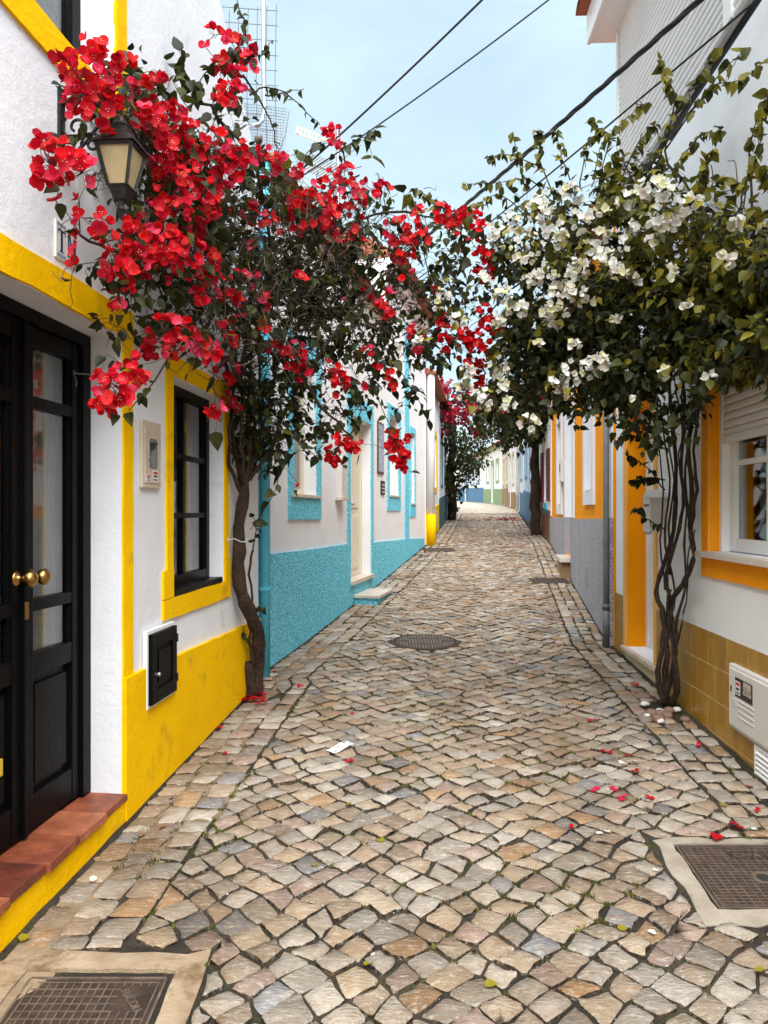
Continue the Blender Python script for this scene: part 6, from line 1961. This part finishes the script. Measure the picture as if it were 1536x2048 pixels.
WC = [(1100,440,36,8),(1060,500,34,8),(1140,390,24,5),(1250,400,18,4),(1300,370,22,5),(1330,380,22,5),(1160,440,26,6),(1225,520,32,9),(1255,465,20,5),(1155,530,22,6),(1080,415,26,6),(1000,470,26,6),(1035,450,24,6),(1160,545,22,6),
 (1340,545,12,3),(1335,450,18,4),(1445,520,18,5),(1470,445,10,2),(1110,610,32,10),(1100,645,22,5),(1150,585,20,5),(1175,600,14,3),(1240,545,16,4),(1190,735,26,8),(1140,745,20,6),(1118,775,22,7),(1205,725,14,4),
 (930,780,20,5),(965,800,22,7),(1058,845,16,4),(1015,810,16,4),(1005,770,14,3),(1415,758,8,1),(880,600,20,5),(835,682,10,2),(790,700,10,2),(1005,590,18,4),(1030,620,18,5),(1000,735,20,4),(1120,560,16,4),(1090,545,18,4),
 (1310,430,20,5),(1280,445,14,3),(1350,425,22,6),(1120,480,18,4),(1200,470,16,4),(1060,560,18,4),(1045,620,14,3),(970,560,14,3),(915,640,14,3),(1390,400,14,3),(1210,420,16,3),(1180,500,14,3),(1310,480,14,3),(1270,560,10,2),(1330,745,8,1),
 (1260,800,6,1),(1370,610,6,1),(940,745,16,4),(1075,690,10,2),(1150,690,8,2),(1230,640,8,1),(1000,640,14,4)]
allt = []
for (x, y, r, n) in WC:
    d = interp(x, WH_D) - .46 + v.rs.uniform(-.1, .1)
    allt.append((wallfix(np.array(W(x, y, d)), FR, .1), 0, (r / FPX * d, n)))
# (x, y, rx, ry, clumps, leaves, light share)
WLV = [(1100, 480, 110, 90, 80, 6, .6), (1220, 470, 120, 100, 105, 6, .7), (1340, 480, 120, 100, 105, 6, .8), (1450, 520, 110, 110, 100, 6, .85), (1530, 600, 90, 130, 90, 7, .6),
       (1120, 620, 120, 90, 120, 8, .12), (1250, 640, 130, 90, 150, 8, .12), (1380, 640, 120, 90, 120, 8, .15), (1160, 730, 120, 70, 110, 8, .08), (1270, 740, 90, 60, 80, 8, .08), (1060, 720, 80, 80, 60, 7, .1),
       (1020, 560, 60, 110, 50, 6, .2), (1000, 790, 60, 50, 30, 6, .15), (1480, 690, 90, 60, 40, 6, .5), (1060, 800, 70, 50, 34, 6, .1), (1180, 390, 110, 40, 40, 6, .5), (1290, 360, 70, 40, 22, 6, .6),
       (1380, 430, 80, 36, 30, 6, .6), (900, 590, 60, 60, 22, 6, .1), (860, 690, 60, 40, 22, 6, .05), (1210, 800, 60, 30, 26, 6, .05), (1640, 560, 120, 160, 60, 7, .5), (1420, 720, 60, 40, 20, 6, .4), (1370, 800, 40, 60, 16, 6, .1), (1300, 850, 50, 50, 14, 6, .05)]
for (x, y, rx, ry, n, k, light) in WLV:
    for i in range(n):
        a, q = v.rs.uniform(0, 6.28), math.sqrt(v.rs.rand())
        xx, yy = x + rx * q * math.cos(a), y + ry * q * math.sin(a)
        dd = float(np.clip(v.rs.normal(.08, .24), -.30, .8))
        d = interp(xx, WH_D) + dd
        pp = wallfix(np.array(W(xx, yy, d)), FR, .08)
        if mnoise.noise(Vector(pp) * 2.6) < -.20: continue          # gaps in the crown
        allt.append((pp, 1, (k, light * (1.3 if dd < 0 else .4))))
seedp = np.array(v.nodes)
allt.sort(key=lambda q: np.min(np.linalg.norm(seedp - q[0], axis=1)))
for p, kind, dat in allt:
    v.grow(p, .0016)
    if kind == 0:
        v.cluster(p, dat[0], int(dat[1] * 1.9) + 2, .035, WHITES)
        v.clump(p, 3 + dat[1] // 3, dat[0] + .03, .055, OLIVE)
    else:
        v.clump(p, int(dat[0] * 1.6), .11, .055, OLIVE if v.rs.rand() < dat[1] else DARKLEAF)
# long shoots above the crown
S = [[(1300, 340), (1340, 250), (1390, 160), (1440, 95)], [(1330, 300), (1400, 200), (1450, 140), (1490, 95)], [(1320, 320), (1350, 200), (1330, 150), (1322, 120)], [(1340, 280), (1420, 180), (1480, 160), (1520, 130)],
     [(1360, 320), (1400, 270), (1430, 265), (1440, 260)], [(1500, 350), (1500, 290), (1520, 220), (1536, 180)], [(1480, 420), (1495, 350), (1520, 290), (1530, 200)], [(1100, 400), (1060, 360), (1000, 365), (925, 368)],
     [(1110, 400), (1080, 320), (1080, 280), (1076, 262)], [(1160, 380), (1170, 300), (1200, 260), (1180, 235)], [(1200, 370), (1220, 280), (1260, 230), (1296, 205)], [(1050, 430), (1000, 390), (960, 405), (930, 420)],
     [(1090, 340), (1020, 310), (980, 315)], [(1140, 360), (1120, 300), (1110, 260)], [(1400, 420), (1440, 360), (1480, 370)], [(1250, 340), (1280, 280), (1310, 250)], [(860, 560), (830, 420), (820, 390)], [(900, 470), (860, 400), (830, 380)],
     [(1290, 850), (1260, 820), (1250, 790)], [(1330, 980), (1290, 930), (1250, 905)], [(1335, 900), (1280, 880), (1250, 860)], [(1330, 1060), (1300, 1040), (1270, 1015)], [(1330, 960), (1290, 955), (1260, 960)], [(1500, 700), (1460, 745), (1410, 760)], [(1536, 690), (1500, 760), (1450, 745)]]
for L in S:
    pts = []
    for x, y in L:
        d = interp(x, WH_D) if y < 800 else 5.05
        if x > 1380 and y < 400: d = min(interp(x, WH_D) + .25, FR.D(x, .15))
        pts.append(Vector(wallfix(np.array(W(x, y, d)), FR, .06)))
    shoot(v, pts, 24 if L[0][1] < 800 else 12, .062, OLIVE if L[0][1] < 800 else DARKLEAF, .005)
for k in range(34):                      # sprays hanging below and standing out of the crown
    x = v.rs.uniform(960, 1540); hang_ = k % 3 != 0
    y = v.rs.uniform(700, 800) if hang_ else v.rs.uniform(360, 430)
    if hang_ and 1400 < x: y = v.rs.uniform(640, 700)
    d = interp(x, WH_D) - v.rs.uniform(0, .2); ln = v.rs.uniform(40, 110)
    sx = v.rs.uniform(-50, 50)
    q = [W(x, y, d), W(x + sx * .4, y + (ln * .5 if hang_ else -ln * .6), d - .05), W(x + sx, y + (ln if hang_ else -ln), d - .1)]
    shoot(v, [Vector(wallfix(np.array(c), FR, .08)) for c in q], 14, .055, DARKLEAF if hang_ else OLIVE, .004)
for L in ([(1500, 330), (1480, 430), (1470, 330), (1455, 320)], [(1420, 400), (1425, 340), (1418, 330)]):
    v.stem([Vector(wallfix(np.array(W(x, y, interp(x, WH_D) + .2)), FR, .06)) for x, y in L], .004, .0015, 5, .004, part='bare_twig')
v.finish(big_leaf=290, centre_tint=(.55, .50, .14), pointed=True)
# stones round the foot of the white bougainvillea
sR = np.random.RandomState(8)
for k in range(16):
    x, y = W(1330, 1405, 5.05).x + sR.uniform(-.22, .18), 5.0 + sR.uniform(-.22, .16)
    if FR.off((x, y)) < .05: continue
    r = sR.uniform(.018, .042); big = r > .032
    bm = bmesh.new(); bmesh.ops.create_icosphere(bm, subdivisions=2, radius=r)
    for vv in bm.verts:
        vv.co *= 1 + .18 * mnoise.noise(vv.co * 40 + Vector((k * 3., 0, 0)))
        vv.co.z *= .65
    me = bpy.data.meshes.new('pebble'); bm.to_mesh(me); bm.free()
    at = me.attributes.new('tint', 'FLOAT_COLOR', 'FACE'); c = (.22, .13, .09) if big else (.66, .63, .58)
    at.data.foreach_set('color', [c[0], c[1], c[2], 1.0] * len(me.polygons)); me.materials.append(PEBBLE)
    me.polygons.foreach_set('use_smooth', [True] * len(me.polygons))
    o = bpy.data.objects.new('pebble', me); o.location = (x, y, gz(y) + r * .45); COL.objects.link(o)
    setp(o, 'brown stone at the foot of the white bougainvillea' if big else 'small white pebble at the foot of the white bougainvillea', 'stone', 'brown stones round the vine foot' if big else 'white pebbles round the vine foot')

# ---- far vines
def far_vine(label, base, trunk, RLV, RCL, seed, leafs, fl, size=.10):
    T = thing('bougainvillea', label, 'bougainvillea', base)
    v = Vine(T, seed)
    for pl, r0, r1 in trunk: v.stem([W(*q) for q in pl], r0, r1, 9, .02, part='trunk')
    al = []
    for (x, y, rx, ry, d, n, k) in RLV:
        for i in range(n):
            a, q = v.rs.uniform(0, 6.28), math.sqrt(v.rs.rand())
            al.append((np.array(W(x + rx * q * math.cos(a), y + ry * q * math.sin(a), d + v.rs.normal(0, .5))), 1, k))
    for (x, y, rx, ry, d, n, k) in RCL:
        for i in range(n):
            a, q = v.rs.uniform(0, 6.28), math.sqrt(v.rs.rand())
            al.append((np.array(W(x + rx * q * math.cos(a), y + ry * q * math.sin(a), d - .4 + v.rs.normal(0, .3))), 0, k))
    sp = np.array(v.nodes)
    al.sort(key=lambda q: np.min(np.linalg.norm(sp - q[0], axis=1)))
    for p, kind, k in al:
        v.grow(p, .004)
        if kind == 1: v.clump(p, k, .22, size, leafs, stems=False)
        else: v.cluster(p, .13, k, .075, fl)
    v.finish(big_leaf=0, big_flower=0)
CRIM = [(.30, .003, .03), (.38, .004, .025), (.24, .002, .025), (.42, .008, .04)]
far_vine('dark bushy bougainvillea with crimson flowers at the far left of the lane', (W(903, 1036, 22.6).x, 22.6, gz(22.6)),
         [([(903, 1040, 22.6), (906, 1000, 22.5), (900, 950, 22.4), (905, 900, 22.2), (900, 850, 21.5), (890, 810, 20.5), (880, 790, 19.8)], .14, .06), ([(905, 940, 22.4), (930, 900, 22), (950, 880, 21.5)], .07, .03), ([(890, 810, 20.5), (920, 800, 19.5), (960, 810, 19)], .06, .03)],
         [(915, 920, 46, 60, 22, 120, 8), (945, 900, 32, 40, 21.8, 70, 8), (900, 980, 18, 50, 22.4, 40, 8), (890, 850, 30, 40, 20.5, 50, 7), (905, 805, 55, 38, 19.5, 80, 7), (965, 830, 40, 36, 19, 50, 7), (870, 800, 22, 34, 19.2, 24, 7)],
         [(900, 790, 50, 26, 19.2, 30, 3), (930, 830, 40, 26, 19.2, 26, 3), (885, 845, 16, 26, 19.6, 12, 3), (875, 775, 20, 16, 19, 9, 3), (945, 860, 20, 14, 19.5, 12, 4), (960, 815, 30, 20, 19, 14, 3)], 5, DARKLEAF, CRIM)
far_vine('slender trunked dark bougainvillea beside the pale blue house', (W(1073, 1070, 17.0).x, 17.0, gz(17.0)),
         [([(1073, 1074, 17.0), (1070, 1030, 16.95), (1072, 980, 16.9), (1066, 930, 16.8), (1072, 880, 16.7), (1060, 830, 16.5)], .13, .07), ([(1072, 900, 16.7), (1040, 850, 16.5), (1000, 830, 16.2)], .06, .03), ([(1068, 870, 16.7), (1110, 830, 16.5), (1150, 800, 16.3)], .06, .03)],
         [(1050, 850, 55, 34, 16.5, 90, 8), (1000, 840, 50, 30, 16.3, 60, 8), (1095, 830, 55, 40, 16.4, 90, 8), (1070, 790, 70, 40, 16.4, 70, 8), (1020, 880, 26, 18, 16.5, 16, 7)],
         [(1040, 800, 50, 30, 16.2, 26, 4), (1000, 800, 30, 30, 16.0, 14, 4)], 6, DARKLEAF, CRIM)
# ------------------------------------------------------------------ litter, petals, cat
pR = np.random.RandomState(15)
def on_ground(px, py):
    lo, hi = 1.2, 40.0
    for _ in range(50):
        m = (lo + hi) / 2
        if PCY + FPX * (EYE - gz(m)) / m > py: lo = m
        else: hi = m
    return Vector(((px - PCX) / FPX * lo, lo, gz(lo)))
petal_meshes = {}
def petal(px, py, col, label, cat, group, size=.045, up=.004, cup=.35):
    p = on_ground(px, py)
    key = (col, pR.randint(3), cup)
    if key not in petal_meshes:
        m1 = MB(); n = 0
        for k in range(1 if cup < .3 else 2 + key[1] % 2):
            V, Fc = bract_template(pR, .9, cup)
            a = k * 2.2 + pR.uniform(-.3, .3)
            Q = [(x * math.cos(a) - y * math.sin(a), x * math.sin(a) + y * math.cos(a), z * .9 + .10 * k + .18 * abs(x)) for x, y, z in V]
            m1.add(Q, Fc, 0, col)
        ob = m1.build('fallen_petal', BRACT, None, smooth=True); petal_meshes[key] = ob.data; bpy.data.objects.remove(ob)
    o = bpy.data.objects.new('fallen_petal', petal_meshes[key]); COL.objects.link(o)
    o.location = (p.x, p.y, p.z + up); s_ = size * pR.uniform(.8, 1.15); o.scale = (s_, s_, s_)
    o.rotation_euler = (pR.uniform(-.25, .25), pR.uniform(-.25, .25), pR.uniform(0, 6.28))
    return setp(o, label, cat, group)
RP = (.55, .005, .015); PP = (.6, .02, .07)
for (x, y) in ((447, 1510), (707, 1428), (285, 1606), (1213, 1505), (1258, 1512), (1225, 1582), (1300, 1598), (1146, 1657), (1395, 1492), (1512, 1622), (1472, 1654), (1422, 1460), (1245, 1600), (600, 1374), (436, 1457), (545, 1345), (1430, 1677), (1193, 1582), (697, 1523), (248, 1652), (1270, 1372), (1185, 1442), (1270, 1545)):
    petal(x, y, RP if pR.rand() < .7 else PP, 'red bougainvillea petal fallen on the open cobbles', 'petal', 'red petals scattered on the cobbles', size=.032)
for k in range(30):
    d_ = pR.uniform(3.0, 9.0); left = k % 2
    xx = XL(d_) + pR.uniform(.05, .22) if left else XR(d_) - pR.uniform(.05, .25)
    petal(PCX + FPX * xx / d_, PCY + FPX * (EYE - gz(d_)) / d_, (.30, .02, .02) if k % 3 else (.34, .20, .12),
          'small dried petal lying in the edge course beside a wall', 'petal', 'dried petals along the walls', size=.020)
for k in range(22):
    petal(495 + pR.normal(0, 20), 1397 + pR.normal(0, 8), RP if pR.rand() < .6 else PP, 'red petal heaped at the foot of the red bougainvillea trunk', 'petal', 'petals heaped at the trunk foot', size=.045, up=.008 + .02 * pR.rand())
for k in range(44):
    petal(1008 + pR.normal(0, 20), 1039 + pR.normal(0, 2.2), (.30, .003, .02), 'crimson petal in the drift lying up the lane', 'petal', 'drift of crimson petals up the lane', size=.07, up=.01)
for (x, y) in ((742, 1915), (1222, 1668), (1240, 1530), (1295, 1866), (1502, 1661), (1316, 1741), (180, 1765), (1192, 1670), (1275, 1525)):
    petal(x, y, (.75, .72, .64), 'white bougainvillea petal fallen on the cobbles', 'petal', 'white petals scattered on the cobbles', size=.034, cup=.2)
for (x, y) in ((1508, 1945), (1250, 1855), (765, 1687), (730, 1935), (55, 1872), (425, 1522), (690, 1612), (970, 1977), (1447, 1615), (632, 1735)):
    o = petal(x, y, (.32, .27, .02), 'small yellow leaf fallen on the cobbles', 'leaf', 'yellow leaves scattered on the cobbles', size=.036, cup=.15)
    o.name = 'fallen_leaf'
# leaflet
p = on_ground(680, 1498)
t = thing('paper_leaflet', 'small white printed leaflet lying on the cobbles', 'paper', (p.x, p.y, p.z))
mb = MB(); n = 6; pts = []
ca, sa = math.cos(.75), math.sin(.75)
def lp(u, v_, d): return (p.x + u * ca - v_ * sa, p.y + u * sa + v_ * ca, gz(p.y + u * sa + v_ * ca) + .012 + .010 * math.sin(u * 30) + d)
for i in range(n + 1):
    for j in range(2): pts.append(lp(-.075 + .15 * i / n, (-.036, .036)[j], 0))
mb.add(pts, [(2 * i, 2 * i + 2, 2 * i + 3, 2 * i + 1) for i in range(n)]); mb.build('sheet', PAPER, t, smooth=True)
mb = MB()
for (u, v_, a, b) in ((-.055, -.022, .022, .009), (-.02, .006, .035, .006), (-.02, -.015, .045, .005), (.035, .012, .022, .015), (.04, -.025, .02, .008)):
    mb.quad(lp(u, v_, .001), lp(u + a, v_, .001), lp(u + a, v_ + b, .001), lp(u, v_ + b, .001))
mb.build('print', STICKBLACK, t)

# cat sitting on the edge of the turquoise house roof, behind the leaves
CD = 6.1
c0 = W(517, 280, CD)
bm = bmesh.new()
def blob(c, r, sc=(1, 1, 1), seg=14):
    res = bmesh.ops.create_uvsphere(bm, u_segments=seg, v_segments=10, radius=r)
    for vv in res['verts']:
        vv.co = Vector((vv.co.x * sc[0], vv.co.y * sc[1], vv.co.z * sc[2])) + Vector(c)
def joinblob():
    pass
top = c0 + Vector((0, 0, .02))
mbm = bpy.data.metaballs.new('cat'); mbm.resolution = .02; mbm.render_resolution = .015
mo_ = bpy.data.objects.new('cat_meta', mbm); COL.objects.link(mo_)
def el(c, r, sx=1, sy=1, sz=1):
    e = mbm.elements.new(); e.co = c; e.radius = r; e.type = 'ELLIPSOID'; e.size_x, e.size_y, e.size_z = sx, sy, sz
zr = 4.44 - (c0.z)
el((0, 0, 0), .075, 1, 1, .9); el((0, -.05, -.02), .045); el((0, .03, -.10), .09, .9, 1, 1.0); el((0, .07, -.20), .12, .95, 1.1, 1)
el((-.045, -.03, -.20), .045, .7, .7, 2.0); el((.045, -.03, -.20), .045, .7, .7, 2.0); el((-.07, .08, -.26), .08, .8, 1.2, .7); el((.07, .08, -.26), .08, .8, 1.2, .7)
for sx in (-1, 1):
    for k in range(4): el((sx * (.036 + .008 * k), .0, .040 + .016 * k), .030 - .0062 * k, 1, .6, 1)
for k in range(9): el((.10 + .02 * k, .14 + .01 * k, -.27 + .01 * k), .03)
bpy.context.view_layer.update()
dg = bpy.context.evaluated_depsgraph_get()
me = bpy.data.meshes.new_from_object(mo_.evaluated_get(dg))
bpy.data.objects.remove(mo_); bpy.data.metaballs.remove(mbm); bm.free()
me.name = 'cat'
me.materials.clear(); me.materials.append(CATFUR)
me.polygons.foreach_set('use_smooth', [True] * len(me.polygons))
zmin = min(v_.co.z for v_ in me.vertices)
cat = bpy.data.objects.new('cat', me); COL.objects.link(cat)
cat.location = c0; cat.scale = (.8, .8, .8)
print('CAT', zmin, len(me.vertices), c0)
setp(cat, 'dark tabby cat sitting on the roof edge behind the vine leaves', 'cat')
